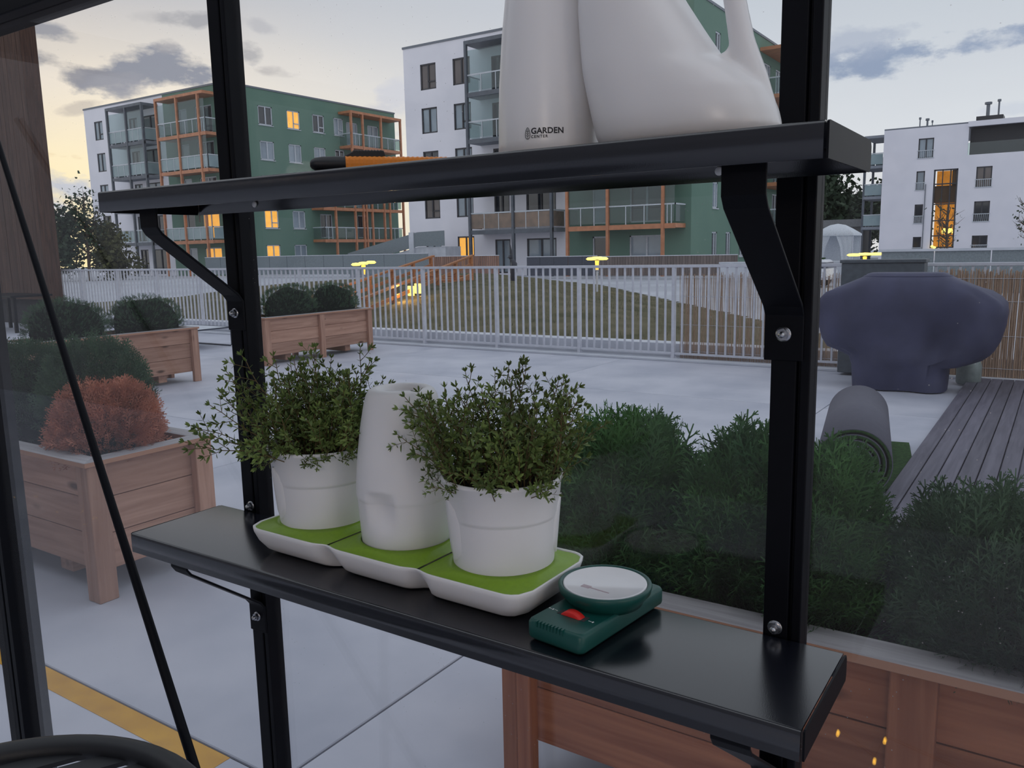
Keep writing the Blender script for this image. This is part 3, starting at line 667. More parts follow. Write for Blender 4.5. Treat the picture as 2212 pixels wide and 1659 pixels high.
# ------------------------------------------------------------------ wooden planters
WC, WC2 = (190, 150, 130), (160, 120, 102)
wx, wy, wz = (wood('larch_x', WC, WC2, 0), wood('larch_y', WC, WC2, 1), wood('larch_z', WC, WC2, 2))
capx, capy = grey_top(wood('grey_cap_x', (174, 172, 176), (142, 139, 143), 0, False)), grey_top(wood('grey_cap_y', (174, 172, 176), (142, 139, 143), 1, False))
RC, RC2 = (176, 114, 82), (138, 80, 56)  # same larch, with greenhouse shade and warm lamplight put into the colour
PLAIN = (wx, wy, wz); SHADED = (wood('shaded_larch_x', RC, RC2, 0), wood('shaded_larch_y', RC, RC2, 1), wood('shaded_larch_z', RC, RC2, 2))
def planter(label, x0, x1, y0, y1, h=.60, mids=1, long='x', cw=.085, woods=None):
    wx, wy, wz = woods or PLAIN
    t = thing('wooden_planter', label, 'planter', ((x0+x1)/2, (y0+y1)/2, 0))
    zb, ht = .115, h-.022-.115; lw, lt = .085, .045
    e = .03                                                          # board thickness
    nb = 3; bh = ht/nb
    for k in range(nb):
        za, zc = zb+bh*k+.0015, zb+bh*(k+1)-.0015
        j = R_.uniform(-.0015, .0015)
        for y in (y0+lt+j, y1-lt-e+j): part('plank', MB().box(x0+lt, x1-lt, y, y+e, za, zc), wx, t, bevel=.003, seg=1, center=True)
        for x in (x0+lt+j, x1-lt-e+j): part('plank', MB().box(x, x+e, y0+lt+e, y1-lt-e, za, zc), wy, t, bevel=.003, seg=1, center=True)
    zt = h-.022
    for x in (x0, x1-lt):
        for y in (y0, y1-lw): part('leg', MB().box(x, x+lt, y, y+lw, 0, zt), wz, t, bevel=.003, seg=1, center=True)
    for x in (x0, x1-lw):
        for y in (y0+.0, y1-lt):
            part('leg', MB().box(x+lt if x == x0 else x-.0, x+lw if x == x0 else x+lw-lt, y, y+lt, 0, zt), wz, t, bevel=.003, seg=1, center=True)
    for i in range(mids):
        if long == 'x':
            c = x0+(x1-x0)*(i+1)/(mids+1)
            for y in (y0, y1-lt): part('leg', MB().box(c-lw/2, c+lw/2, y, y+lt, 0, zt), wz, t, bevel=.003, seg=1, center=True)
        else:
            c = y0+(y1-y0)*(i+1)/(mids+1)
            for x in (x0, x1-lt): part('leg', MB().box(x, x+lt, c-lw/2, c+lw/2, 0, zt), wz, t, bevel=.003, seg=1, center=True)
    o = .012
    for (a, b, c, d) in ((x0-o, x1+o, y0-o, y0-o+cw), (x0-o, x1+o, y1+o-cw, y1+o)):   # mitred capping boards
        inn = (c+cw if c < y0 else c); mb = MB()
        if c < y0: P = [(a, c), (b, c), (b-cw, d), (a+cw, d)]
        else: P = [(a+cw, c), (b-cw, c), (b, d), (a, d)]
        part('cap_board', mb.prism(P, .022, lambda p, q, r: (p, q, zt+r)), capx, t, bevel=.002, seg=1, center=True, label='grey capping board')
    for s in (0, 1):
        if s == 0: P = [(x0-o, y0-o), (x0-o+cw, y0-o+cw), (x0-o+cw, y1+o-cw), (x0-o, y1+o)]
        else: P = [(x1+o, y0-o), (x1+o, y1+o), (x1+o-cw, y1+o-cw), (x1+o-cw, y0-o+cw)]
        part('cap_board', MB().prism(P, .022, lambda p, q, r: (p, q, zt+r)), capy, t, bevel=.002, seg=1, center=True, label='grey capping board')
    # soil, gently uneven
    n = 12; vs = []; zs = h-.075
    for j in range(n+1):
        for i in range(n+1): vs.append((x0+.06+(x1-x0-.12)*i/n, y0+.06+(y1-y0-.12)*j/n, zs+R_.uniform(-.01, .01)))
    fs = [(j*(n+1)+i, j*(n+1)+i+1, (j+1)*(n+1)+i+1, (j+1)*(n+1)+i) for j in range(n) for i in range(n)]
    part('soil', MB().add(vs, fs, True), soil, t)
    for k in (.22, .78):                                              # skids under the bottom
        if long == 'x': part('skid', MB().box(lerp(x0, x1, k)-.05, lerp(x0, x1, k)+.05, y0+.10, y1-.10, .03, zb), wy, t)
        else: part('skid', MB().box(x0+.10, x1-.10, lerp(y0, y1, k)-.05, lerp(y0, y1, k)+.05, .03, zb), wx, t)
    return t
planter('wooden planter seen close up under the right end of the lower shelf', -1.16, .78, 1.655, 2.30, .60, 1, 'x', woods=SHADED)
planter('wooden planter with the orange-red shrub, beside the left greenhouse post', -5.15, -3.20, 1.715, 2.30, .60, 1, 'x')
planter('wooden planter with two round shrubs, behind the one with the orange-red shrub', -8.76, -8.165, 3.88, 5.81, .62, 1, 'y')
planter('wooden planter with clipped shrubs, standing alone near the railing', -9.03, -8.425, 6.98, 8.94, .62, 1, 'y')

# ------------------------------------------------------------------ shrubs
thuja = pm('thuja_leaf', (82, 126, 68), rough=.6, spec=.3, scale=6, c2=(44, 80, 46))
thujab = pm('thuja_leaf_dark', (78, 108, 76), rough=.6, spec=.3, scale=6, c2=(44, 68, 48))
redleaf = pm('rust_leaf', (210, 140, 112), rough=.65, spec=.25, scale=7, c2=(168, 110, 90))
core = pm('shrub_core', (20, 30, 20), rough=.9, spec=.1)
bark = pm('bark', (92, 74, 60), rough=.9, scale=40, bump=.4)
def frond(nb=7, wid=1.0):
    """flat branching spray along +z, unit length"""
    V = []; F = []
    def strip(a, b, w0, w1, nrm=Vector((0, 1, 0))):
        d = (b-a).normalized(); s = d.cross(nrm).normalized(); o = len(V)
        V.extend([a-s*w0, a+s*w0, b+s*w1, b-s*w1]); F.append((o, o+1, o+2, o+3))
    ax = [Vector((0, .05*t*t, t)) for t in (0, .35, .7, 1)]
    for a, b in zip(ax, ax[1:]): strip(a, b, .022*wid, .016*wid)
    for k in range(nb):
        t = .15+.75*k/nb; p = Vector((0, .05*t*t, t)); s = 1 if k % 2 else -1; l = .42*(1-.55*t)
        d = Vector((s*.72, R_.uniform(-.15, .15), .7)); q = p+d*l
        strip(p, q, .020*wid, .012*wid)
        strip(p+d*l*.5, p+d*l*.5+Vector((s*.12, .02, .30))*l*1.1, .017*wid, .009*wid)
        strip(p+d*l*.62, p+d*l*.62+Vector((s*.42, .02, .02))*l*.8, .016*wid, .009*wid)
    return np.array([tuple(v) for v in V]), np.array(F, np.int32)
def rotmats(dirs, rs):
    """matrices taking +z to dirs with random spin"""
    d = dirs/np.linalg.norm(dirs, axis=1)[:, None]; h = np.where(np.abs(d[:, 2:3]) < .95, np.array([[0, 0, 1.]]), np.array([[1., 0, 0]]))
    a = np.cross(h, d); a /= np.linalg.norm(a, axis=1)[:, None]; b = np.cross(d, a); t = rs.uniform(0, 6.283, len(d))[:, None]
    x = a*np.cos(t)+b*np.sin(t); y = np.cross(d, x)
    return np.stack([x, y, d], axis=2)
def scatter(bv, bf, pos, dirs, size, rs):
    M = rotmats(dirs, rs); n = len(pos)
    V = np.einsum('nij,nvj->nvi', M, bv[None]*size[:, None, None])+pos[:, None]
    F = bf[None]+(np.arange(n)*len(bv))[:, None, None]
    return V.reshape(-1, 3), F.reshape(-1, bf.shape[1])
def surf(n, rs, rx, ry, rz, flat=.55, lump=.18, nl=14):
    """points on a lumpy dome standing on z=0 with height rz"""
    u = rs.normal(size=(n, 3)); u /= np.linalg.norm(u, axis=1)[:, None]
    u[:, 2] = np.abs(u[:, 2])*1.0-.25*(rs.uniform(size=n) < .25)
    L = rs.normal(size=(nl, 3)); L[:, 2] = np.abs(L[:, 2]); L /= np.linalg.norm(L, axis=1)[:, None]
    f = 1-lump*.5+lump*np.max(np.clip((u@L.T-.75)*4, 0, 1), axis=1)
    horiz = np.linalg.norm(u[:, :2], axis=1)
    k = np.maximum(horiz, 1e-3)**(-flat*.55)                          # push towards a column with full shoulders
    p = np.stack([u[:, 0]*rx*f*np.minimum(k, 1.5), u[:, 1]*ry*f*np.minimum(k, 1.5), np.maximum(.02, .30+u[:, 2]*.70*f)*rz], 1)
    return p, u
def shrub(name, label, x, y, z0, rx, ry, h, n, size, mat, seed, up=.75, nb=7, group=None, wid=1.0, lump=.2, flat=.55, inner=.80, tips=0):
    rs = np.random.RandomState(seed)
    t = thing(name, label, 'shrub', (x, y, z0), 0, group)
    p, u = surf(n, rs, rx, ry, h, flat, lump)
    dep = 1-rs.uniform(0, .30, n)**1.6
    pos = p*dep[:, None]; pos[:, 2] = np.maximum(.0, p[:, 2]*(.85+.15*dep)-size*.5)
    dirs = u+np.array([[0, 0, up]])+rs.normal(size=(n, 3))*.30
    sz = size*rs.uniform(.6, 1.25, n)
    if tips:                                                          # long leaders sticking out of the crown
        kt = np.argsort(-p[:, 2]+rs.uniform(0, .12, n))[:tips]; pos[kt] = p[kt]; pos[kt, 2] -= .035; sz[kt] = size*rs.uniform(1.0, 1.45, tips); dirs[kt] = u[kt]*.35+np.array([[0, 0, 1.]])+rs.normal(size=(tips, 3))*.22
    bv, bf = frond(nb, wid)
    V, F = scatter(bv, bf, pos, dirs, sz, rs)
    me = np_mesh('foliage', V, F); ob('foliage', me, mat, t, kind='stuff')
    # dark twiggy core and stem
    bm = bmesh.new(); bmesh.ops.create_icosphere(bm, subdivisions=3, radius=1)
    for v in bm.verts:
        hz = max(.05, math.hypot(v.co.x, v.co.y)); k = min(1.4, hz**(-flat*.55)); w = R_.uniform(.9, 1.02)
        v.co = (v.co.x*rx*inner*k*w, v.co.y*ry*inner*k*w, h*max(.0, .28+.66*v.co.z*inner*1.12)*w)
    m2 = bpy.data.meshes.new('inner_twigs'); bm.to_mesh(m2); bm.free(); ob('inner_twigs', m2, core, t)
    mb = MB()
    for k in range(3): a = 2.1*k+seed; mb.tube([(.01*math.cos(a), .01*math.sin(a), -.06), (.05*rx*5*math.cos(a), .05*rx*5*math.sin(a), h*.5)], [.010, .005], n=6)
    part('stem', mb, bark, t, local=True)
    return t
SZ = .527
shrub('thuja_shrub', 'feathery green thuja right of the right herb pot, first in the close planter', -.950, 1.97, SZ, .160, .20, .312, 2700, .115, thuja, 21, 1.0, 9, wid=.8, tips=130, lump=.3)
shrub('thuja_shrub', 'green thuja left of the right greenhouse post, second in the close planter', -.615, 1.99, SZ, .130, .19, .330, 2500, .115, thuja, 22, 1.0, 9, wid=.8, tips=130, lump=.3)
shrub('thuja_shrub', 'green thuja just right of the right greenhouse post, below the grill cover', -.425, 1.95, SZ, .088, .18, .315, 1900, .10, thuja, 23, .9, 9, wid=.8, tips=130, lump=.3)
shrub('thuja_shrub', 'dark green thuja at the right edge of the picture in the close planter', -.055, 1.97, SZ, .215, .24, .255, 3000, .095, thujab, 24, .8, 9, wid=.8, tips=130, lump=.3)
shrub('thuja_shrub', 'dark green column thuja hugging the left greenhouse corner post', -4.22, 2.02, .527, .25, .22, .46, 1900, .08, thujab, 31, .7)
shrub('thuja_shrub', 'green thuja behind the thin rod, between the column thuja and the rust shrub', -3.74, 2.09, .527, .235, .20, .47, 1900, .08, thujab, 32, .8)
shrub('rust_shrub', 'orange-red dried shrub in the left planter', -3.475, 1.98, .527, .205, .17, .335, 2100, .075, redleaf, 33, .45, flat=.3, inner=.62)
shrub('ball_shrub', 'round dark shrub, left one of the two in the second planter', -8.47, 4.49, .55, .23, .40, .44, 1500, .05, thujab, 41, .5, 5, wid=1.7, inner=.95)
shrub('ball_shrub', 'round dark shrub, right one of the two in the second planter', -8.47, 5.38, .55, .23, .40, .42, 1500, .05, thujab, 42, .5, 5, wid=1.7, inner=.95)
shrub('ball_shrub', 'clipped shrub, left one in the planter by the railing', -8.72, 7.66, .55, .23, .42, .44, 1300, .05, thujab, 43, .5, 5, wid=1.7, inner=.95)
shrub('ball_shrub', 'clipped shrub, right one in the planter by the railing', -8.72, 8.46, .55, .23, .40, .43, 1300, .05, thujab, 44, .5, 5, wid=1.7, inner=.95)

# ------------------------------------------------------------------ railing along the terrace edge
galv = pm('galvanised_steel', (212, 214, 224), rough=.5, metal=.05, spec=.5, var=.06, scale=14)
RY = 9.70; P0 = -4.045; SP = 1.342
rail = thing('railing', 'galvanised steel railing with upright bars along the terrace edge', 'railing', (-10, RY, 0))
part('top_rail', MB().box(-19.0, 4.2, RY-.022, RY+.022, 1.155, 1.19), galv, rail, bevel=.004)
part('lower_rail', MB().box(-19.0, 4.2, RY-.018, RY+.018, .075, .10), galv, rail)
pme = MB().box(-.02, .02, -.03, .03, .012, 1.155).mesh('post', bevel=.003); fme = MB().box(-.05, .05, -.05, .05, .0, .014).prism([(-.05, .014), (.05, .014), (.021, .09), (-.021, .09)], .012, lambda a, b, c: (a, c-.006, b)).mesh('base_plate')
bme = MB().box(-.0105, .0105, -.012, .012, .08, 1.157).mesh('baluster')
for i in range(-12, 7):
    px = P0+SP*i
    if px < -19.05 or px > 4.2: continue
    p_ = ob('post', pme, galv, rail, loc=(px+10, 0, 0)); ob('base_plate', fme, galv, p_)
    for k in range(1, 12):
        bx = px+SP*k/12
        if bx < 4.2: ob('baluster', bme, galv, rail, loc=(bx+10, 0, 0))
reedm = pm('reed', (222, 192, 166), rough=.75, scale=9, c2=(172, 138, 112), objvar=.15, stretch=(60, 60, 1))
def reeds(label, x0, x1, sp, z0, z1, y, seed, loc, w=.0045):
    rs = np.random.RandomState(seed); n = int((x1-x0)/sp)
    bv = np.array([(math.cos(k*2.094), math.sin(k*2.094), z) for z in (0, 1) for k in range(3)], float); bf = np.array([(0, 1, 4, 3), (1, 2, 5, 4), (2, 0, 3, 5)])
    X = np.linspace(x0, x1, n)+rs.uniform(-.004, .004, n); r = w*rs.uniform(.7, 1.4, n); H = z1-z0+rs.uniform(-.05, .03, n)
    V = np.repeat(bv[None], n, 0)*np.stack([r, r, H], 1)[:, None, :]
    V[:, :, 0] += X[:, None]+V[:, :, 2]*rs.uniform(-.015, .015, n)[:, None]-loc[0]; V[:, :, 1] += y-loc[1]+rs.uniform(-.008, .008, n)[:, None]; V[:, :, 2] += z0
    F = bf[None]+(np.arange(n)*6)[:, None, None]
    t = thing('reed_screen', label, 'screen', (*loc, 0))
    ob('reed_canes', np_mesh('reed_canes', V.reshape(-1, 3), F.reshape(-1, 4)), reedm, t, kind='stuff')
    for z in (.12, .45, .80, 1.03): part('binding_wire', MB().tube([(x0, y-.012, z), (x1, y-.012, z)], .0022, n=5), galv, t)
    return t
reeds('thin pale reed screen tied behind the railing, between the mound and the covered grill', -3.97, -1.05, .0056, .02, 1.07, RY+.035, 3, (-3, RY+.035), .0023)
reeds('dense brown reed screen tied in front of the railing, right of the covered grill', -1.10, 3.5, .0046, .02, 1.10, RY-.05, 4, (0, RY-.05), .0050)

# ------------------------------------------------------------------ covered grill, gas bottle, box behind
cover = pm('grill_cover_fabric', (68, 70, 100), rough=.6, spec=.35, scale=4, c2=(54, 56, 82), bump=.05, bscale=60)
gr = thing('covered_grill', 'barbecue grill under a dark blue-violet fabric cover on the terrace', 'grill', (-1.27, 8.72, 0))
rs = np.random.RandomState(5); rg = []
GS = ((.012, .43, .40, .26), (.10, .44, .405, .27), (.25, .45, .41, .28), (.275, .46, .56, .285), (.33, .475, .69, .29), (.38, .56, .75, .295), (.42, .68, .78, .30), (.50, .74, .82, .31), (.63, .78, .85, .315), (.74, .79, .86, .315),
      (.82, .79, .85, .31), (.88, .775, .80, .30), (.93, .73, .72, .29), (.98, .62, .63, .275), (1.03, .50, .51, .25), (1.07, .41, .42, .22), (1.095, .36, .37, .18), (1.112, .345, .35, .16), (1.122, .31, .315, .11))
N_ = 96
for (z, l_, r_, hd) in GS:
    ring = []
    for k in range(N_):
        t = 2*math.pi*k/N_; c, s = math.cos(t), math.sin(t); e = .55
        hw_ = r_ if c > 0 else l_
        x = hw_*math.copysign(abs(c)**e, c); y = hd*math.copysign(abs(s)**e, s)
        if s < 0:                                                     # sagging folds on the side we see
            y += .17*math.exp(-((x-.33)/.15)**2-((z-.50)/.24)**2)+.055*math.exp(-((x+.02)/.10)**2-((z-.60)/.12)**2)
            y += (.022*math.sin(10*x-7*z+1.0)+.013*math.sin(19*x+9*z))*min(1, max(0, (1.08-z)*2.5))
            y -= .03*math.exp(-((x-.02)/.30)**2-((z-.30)/.10)**2)
        z2 = z+(.014*math.sin(5*t+1)+.01*math.sin(11*t))*(.2 < z < .95)
        ring.append((x, y, max(.012, z2)))
    rg.append(ring)
part('fabric_cover', MB().loft(rg), cover, gr, local=True)
part('cover_seam', MB().tube([(.375*math.copysign(abs(math.cos(t))**.55, math.cos(t))+.005, .19*math.copysign(abs(math.sin(t))**.62, math.sin(t)), 1.088) for t in [2*math.pi*k/60 for k in range(60)]], .008, n=6, closed=True), cover, gr, local=True)
for s in (-1, 1): part('caster', MB().lathe([(.001, 0), (.03, 0), (.03, .02), (.001, .02)], (s*.3, -.15, 0), 16), kblack, gr, local=True)
gas = thing('gas_bottle', 'squat grey gas bottle beside the covered grill', 'gas bottle', (-.735, 9.22, 0))
part('cylinder', MB().lathe([(.001, .012), (.10, .012), (.112, .03), (.112, .19), (.10, .235), (.06, .262), (.03, .268), (.03, .285), (.001, .287)], n=28), pm('grey_green_enamel', (140, 152, 150), rough=.45), gas, local=True)
part('foot_ring', MB().lathe([(.085, 0), (.095, 0), (.095, .03), (.085, .03)], n=28), galv, gas, local=True)
part('collar', MB().lathe([(.055, .262), (.06, .262), (.06, .31), (.055, .31), (.055, .262)], n=28), galv, gas, local=True)
bxm = pm('dark_grey_panel', (88, 96, 104), rough=.6)
bb = thing('equipment_box', 'dark grey metal box against the railing, just behind the covered grill', 'box', (-1.6, 9.42, 0))
part('housing', MB().box(-2.0, -1.2, 9.33, 9.56, .03, 1.20), bxm, bb, bevel=.008)
part('lid', MB().box(-2.015, -1.185, 9.315, 9.575, 1.20, 1.235), bxm, bb, bevel=.006)

# ------------------------------------------------------------------ timber deck, cone, low bench, dark table, brown wall
deckw = wood('deck_board_wood', (104, 102, 116), (82, 80, 94), 1, False, .6)
dk = thing('timber_deck', 'dark grey timber deck on the right side of the terrace', 'deck', (1.5, 6.5, 0))
dme = MB().box(-.0465, .0465, -2.9, 2.95, .0, .03).mesh('deck_board', bevel=.003, seg=1)
for k in range(42): ob('deck_board', dme, deckw, dk, loc=(-.70+.1*k-1.5, 0, .012))
part('joist', MB().box(-.74, 3.6, 3.7, 3.76, 0, .012).box(-.74, 3.6, 4.8, 4.86, 0, .012).box(-.74, 3.6, 6.6, 6.66, 0, .012).box(-.74, 3.6, 9.2, 9.26, 0, .012), dark_joint, dk)
felt = pm('turf_backing', (98, 98, 110), rough=.9, var=.04, scale=30, spec=.2)
pile = pm('turf_pile', (62, 92, 50), rough=.9, scale=60, c2=(36, 58, 34), spec=.1, bump=.8, bscale=300)
cn = thing('turf_roll', 'rolled up artificial grass mat with grey backing lying beside the deck, behind the thujas', 'grass mat', (-.885, 4.66, 0), math.radians(10.3))
def ribbon(o0, o1, L, turns=4.4, rmax=.213, pitch=.031):
    mb = MB(); n = int(turns*40); vs = []
    for i in range(n+1):
        ph = 2*math.pi*i/40; r0 = rmax-pitch*ph/(2*math.pi); t = -math.pi/2-ph
        for o in (o0, o1):
            for y in (0, L): vs.append(((r0-o)*math.cos(t), y, rmax+.002+(r0-o)*math.sin(t)))
    fs = []
    for i in range(n):
        a, b = 4*i, 4*i+4
        fs += [(a, a+1, b+1, b), (a+2, b+2, b+3, a+3), (a, b, b+2, a+2), (a+1, a+3, b+3, b+1)]
    return mb.add(vs, fs, True)
part('backing', ribbon(0, .006, 1.52), felt, cn, local=True)
part('pile', ribbon(.0055, .020, 1.515), pile, cn, local=True, label='green pile layer showing in the spiral end')
part('loose_end', MB().box(-.02, .33, .25, 1.515, .0085, .024), pile, cn, local=True, label='green loose end lying on the floor')
part('loose_backing', MB().box(-.01, .335, .25, 1.52, .002, .0085), felt, cn, local=True)
tubem = pm('dark_tube', (44, 54, 74), rough=.4)
bn = thing('low_bench', 'low white bench on a thin dark tube frame, between the far planters', 'bench', (-10.6, 7.75, 0))
for y in (7.55, 8.35):
    part('tube_frame', MB().tube([(-11.9, y, .30), (-10.93, y, .30), (-10.90, y, .27), (-10.90, y, .03), (-10.93, y, .012), (-11.9, y, .012)], .012, n=6), tubem, bn)
part('cross_tube', MB().tube([(-10.90, 7.55, .30), (-10.90, 8.35, .30)], .012, n=6), tubem, bn)
part('cross_tube', MB().tube([(-11.9, 7.55, .30), (-11.9, 8.35, .30)], .012, n=6), tubem, bn)
part('seat_panel', MB().box(-11.9, -10.91, 7.56, 8.34, .285, .305), pm('white_panel', (200, 206, 216), rough=.5), bn, bevel=.004)
dtab = thing('garden_table', 'dark garden table with slender legs before the brown wall', 'table', (-17.4, 8.3, 0))
part('table_top', MB().box(-18.6, -16.9, 7.95, 8.75, .69, .73), blackr, dtab, bevel=.005)
for x, y in ((-17.0, 8.05), (-17.0, 8.65), (-18.5, 8.05), (-18.5, 8.65)): part('leg', MB().bar((x, y, .69), (x-.02, y, 0), .055, .055), blackr, dtab)
brown = wood('brown_cladding', (96, 70, 58), (66, 48, 42), 2, False, .8)
bw = thing('clad_pavilion', 'brown timber clad wall at the left edge of the terrace', 'building', (-19.5, 9.6, 0))
for k in range(26):
    x = -18.14-.16*(k+1); bo = MB().box(x+.004, x+.156, 9.28+R_.uniform(-.004, .004), 9.32, .60, 7.6)
    part('board', bo, brown, bw, center=True)
part('corner_board', MB().box(-18.14, -18.10, 9.26, 9.60, .1, 7.6), brown, bw, center=True)
part('side_wall', MB().box(-22.3, -18.14, 9.32, 9.60, .6, 7.6), brown, bw)
part('plinth', MB().box(-22.3, -18.16, 9.40, 9.58, 0, .6), pm('dark_plinth', (56, 54, 58), rough=.85), bw)
part('ledge', MB().box(-22.3, -18.12, 9.22, 9.40, .56, .60), brown, bw)

# ------------------------------------------------------------------ grass mound, timber stair, garden lamps, sculpture
def sst(t): t = np.clip(t, 0, 1); return t*t*(3-2*t)
gx, gy = np.meshgrid(np.linspace(-30, 3, 133), np.linspace(10.06, 34, 97))
Ld = (gx+9.8)*-.79+(gy-23)*-.613
hh = .70*sst((Ld+.3)/6.5)*sst((gy-9)/10)*sst((gx+27)/7)
rs = np.random.RandomState(3)
gz = -.19+hh+rs.uniform(0, .055, hh.shape)*(hh > .02)
idx = np.arange(gx.size).reshape(gx.shape); keep = (Ld[:-1, :-1] > -.1)
F = np.stack([idx[:-1, :-1], idx[:-1, 1:], idx[1:, 1:], idx[1:, :-1]], -1)[keep]
grassm = pm('dull_grass', (108, 102, 82), rough=.95, spec=.1, scale=1.4, c2=(76, 76, 54), bump=1, bscale=14)
gm = np_mesh('grass_mound', np.stack([gx, gy, gz], -1).reshape(-1, 3), F, True)
mo = thing('grass_mound', 'low dull green grass mound seen through the railing', 'mound', (-14, 20, -.2))
ob('turf', gm, grassm, mo, loc=(14, -20, .2))
rs = np.random.RandomState(8); n = 9000
tx = rs.uniform(-20, -4, n); ty = rs.uniform(10.3, 29, n); Lt = (tx+9.8)*-.79+(ty-23)*-.613; k = Lt > .2; tx, ty, Lt = tx[k], ty[k], Lt[k]
tz = -.19+.70*sst((Lt+.3)/6.5)*sst((ty-9)/10)*sst((tx+27)/7)
bv = np.array([(-.02, 0, 0), (.02, 0, 0), (.05, .02, 1), (0, .02, 0), (-.06, -.02, .8), (-.04, .0, 0)], float); bf = np.array([(0, 1, 2), (3, 5, 4)])
V, Fq = scatter(bv, bf, np.stack([tx, ty, tz], 1), rs.normal(size=(len(tx), 3))*.25+np.array([[0, 0, 1.]]), rs.uniform(.07, .15, len(tx)), rs)
ob('grass_tufts', np_mesh('grass_tufts', V-np.array([[-14, 20, -.2]]), Fq), grassm, mo, kind='stuff')
larch = wood('stair_larch', (196, 132, 84), (150, 96, 60), 1, False)
st = thing('timber_stair', 'timber stair with handrails climbing the grass mound', 'stairs', (-13.8, 17, -.2))
S0, S1 = Vector((-12.35, 13.0, -.16)), Vector((-15.3, 20.8, .62))
dv = (S1-S0); hd = Vector((dv.x, dv.y, 0)).normalized(); sd = Vector((hd.y, -hd.x, 0))
ST = lambda t, s, z=0: S0+dv*t+sd*s+Vector((0, 0, z))
for s in (-1.35, -.05):
    part('stringer', MB().bar(ST(-.02, s, -.10), ST(1.02, s, -.10), .06, .44), larch, st)
    part('handrail', MB().bar(ST(-.02, s, .64), ST(1.03, s, .64), .10, .045), larch, st)
    part('mid_rail', MB().bar(ST(0, s, .38), ST(1, s, .38), .03, .09), larch, st)
    for i in range(6): part('post', MB().bar(ST(i/5, s, -.1), ST(i/5, s, .64), .09, .09), larch, st)
for i in range(17): part('tread', MB().bar(ST((i+.5)/17, -1.32, .06), ST((i+.5)/17, -.08, .06), .34, .04), larch, st)
lampm = pm('warm_lamp', (255, 226, 120), emit=(255, 216, 96), estr=2.6)
lampw = pm('warm_glow', (255, 200, 90), emit=(255, 190, 80), estr=1.5)
lp = thing('stair_lamp', 'pair of small square yellow lamps on the timber stair', 'lamp', tuple(ST(.33, .02, .22)))
q = ST(.33, .02, .26)
for k in (0, 1): part('lamp_glass', MB().box(q.x-.03+.22*k-.09, q.x+.22*k+.06, q.y-.05, q.y, q.z+.06*k, q.z+.24+.06*k), lampm, lp, bevel=.01)
part('bracket', MB().bar(q+Vector((-.15, .02, -.12)), q+Vector((.30, .02, .0)), .03, .03), galv, lp)
def pointlight(name, loc, col, w, r=.1):
    ld = bpy.data.lights.new(name, 'POINT'); ld.energy = w; ld.color = col; ld.shadow_soft_size = r
    o = bpy.data.objects.new(name, ld); COL.objects.link(o); o.location = loc; return o
pointlight('stair_light', q+Vector((.30, -.9, .25)), (1, .58, .20), 60, .12)
def garden_lamp(label, x, y, lobes, top):
    t = thing('garden_lamp', label, 'lamp', (x, y, -.2))
    part('pole', MB().tube([(0, 0, 0), (0, 0, top-.05)], .035, n=10), galv, t, local=True)
    part('diffuser', MB().lathe([(.001, top-.36), (.05, top-.36), (.07, top-.06), (.001, top-.06)], n=16), lampw, t, local=True)
    part('collar', MB().lathe([(.036, top-.40), (.055, top-.40), (.055, top-.36), (.036, top-.36)], n=16), galv, t, local=True)
    for (dx, dy, r, dz) in lobes:
        part('light_disc', MB().lathe([(.001, top-.045+dz), (r*.7, top-.04+dz), (r, top+dz), (r*.7, top+.05+dz), (.001, top+.06+dz)], (dx, dy, 0), 20), lampm, t, local=True)
garden_lamp('yellow garden lamp of three flat discs, above the planter by the railing', -19.9, 20.8, ((-.22, -.12, .17, -.03), (.0, 0, .19, .0), (.22, .14, .18, .03)), 1.27)
garden_lamp('yellow mushroom-topped garden lamp in the middle of the mound', -13.3, 25.2, ((-.17, -.08, .19, 0), (.17, .10, .19, 0), (0, 0, .22, .02)), 1.27)
garden_lamp('warm garden lamp of flat discs above the covered grill', -6.15, 32.4, ((-.35, -.1, .26, 0), (.0, 0, .28, .02), (.36, .1, .26, .02)), 1.20)
bronze = pm('dark_bronze', (52, 54, 66), rough=.5)
scu = thing('garden_sculpture', 'slim dark sculpture with an upraised arm on the mound crest', 'sculpture', (-15.65, 23.5, .1))
part('plinth', MB().box(-.16, .16, -.16, .16, 0, .12), bronze, scu, local=True)
part('figure', MB().tube([(.03, 0, .1), (.06, 0, .40), (.08, 0, .62), (.10, 0, .86), (.02, 0, 1.0), (-.06, 0, 1.06)], [.07, .10, .12, .11, .06, .05], n=10).tube([(.03, 0, 1.0), (.01, 0, 1.18), (-.03, 0, 1.38), (-.05, 0, 1.50)], [.05, .035, .03, .02], n=8).lathe([(.001, 0), (.11, .01), (.06, .05), (.05, .10), (.001, .12)], (-.06, 0, 1.05), 12), bronze, scu, local=True)

# ------------------------------------------------------------------ fences, ramp and walls before the houses
fdark = pm('smoked_panel', (62, 68, 84), rough=.3); fbr = wood('fence_board', (128, 116, 112), (102, 92, 90), 2, False); fgrey = pm('grey_mesh', (128, 138, 144), rough=.7); fwood = wood('picket', (160, 122, 104), (126, 96, 84), 2, False)
def fence(label, x0, x1, y, z0, z1, w, mat, pn, gap=.03):
    t = thing('garden_fence', label, 'fence', ((x0+x1)/2, y, z0)); k = max(1, round((x1-x0)/w)); w = (x1-x0)/k
    for i in range(k): part(pn, MB().box(x0+w*i+gap/2, x0+w*(i+1)-gap/2, y-.02, y+.02, z0+.04, z1), mat, t)
    for i in range(0, k+1, max(1, int(1.8/w))): part('post', MB().box(x0+w*i-.03, x0+w*i+.03, y+.02, y+.09, z0, z1), galv, t)
    part('top_rail', MB().box(x0, x1, y-.03, y+.03, z1, z1+.04), galv, t); return t
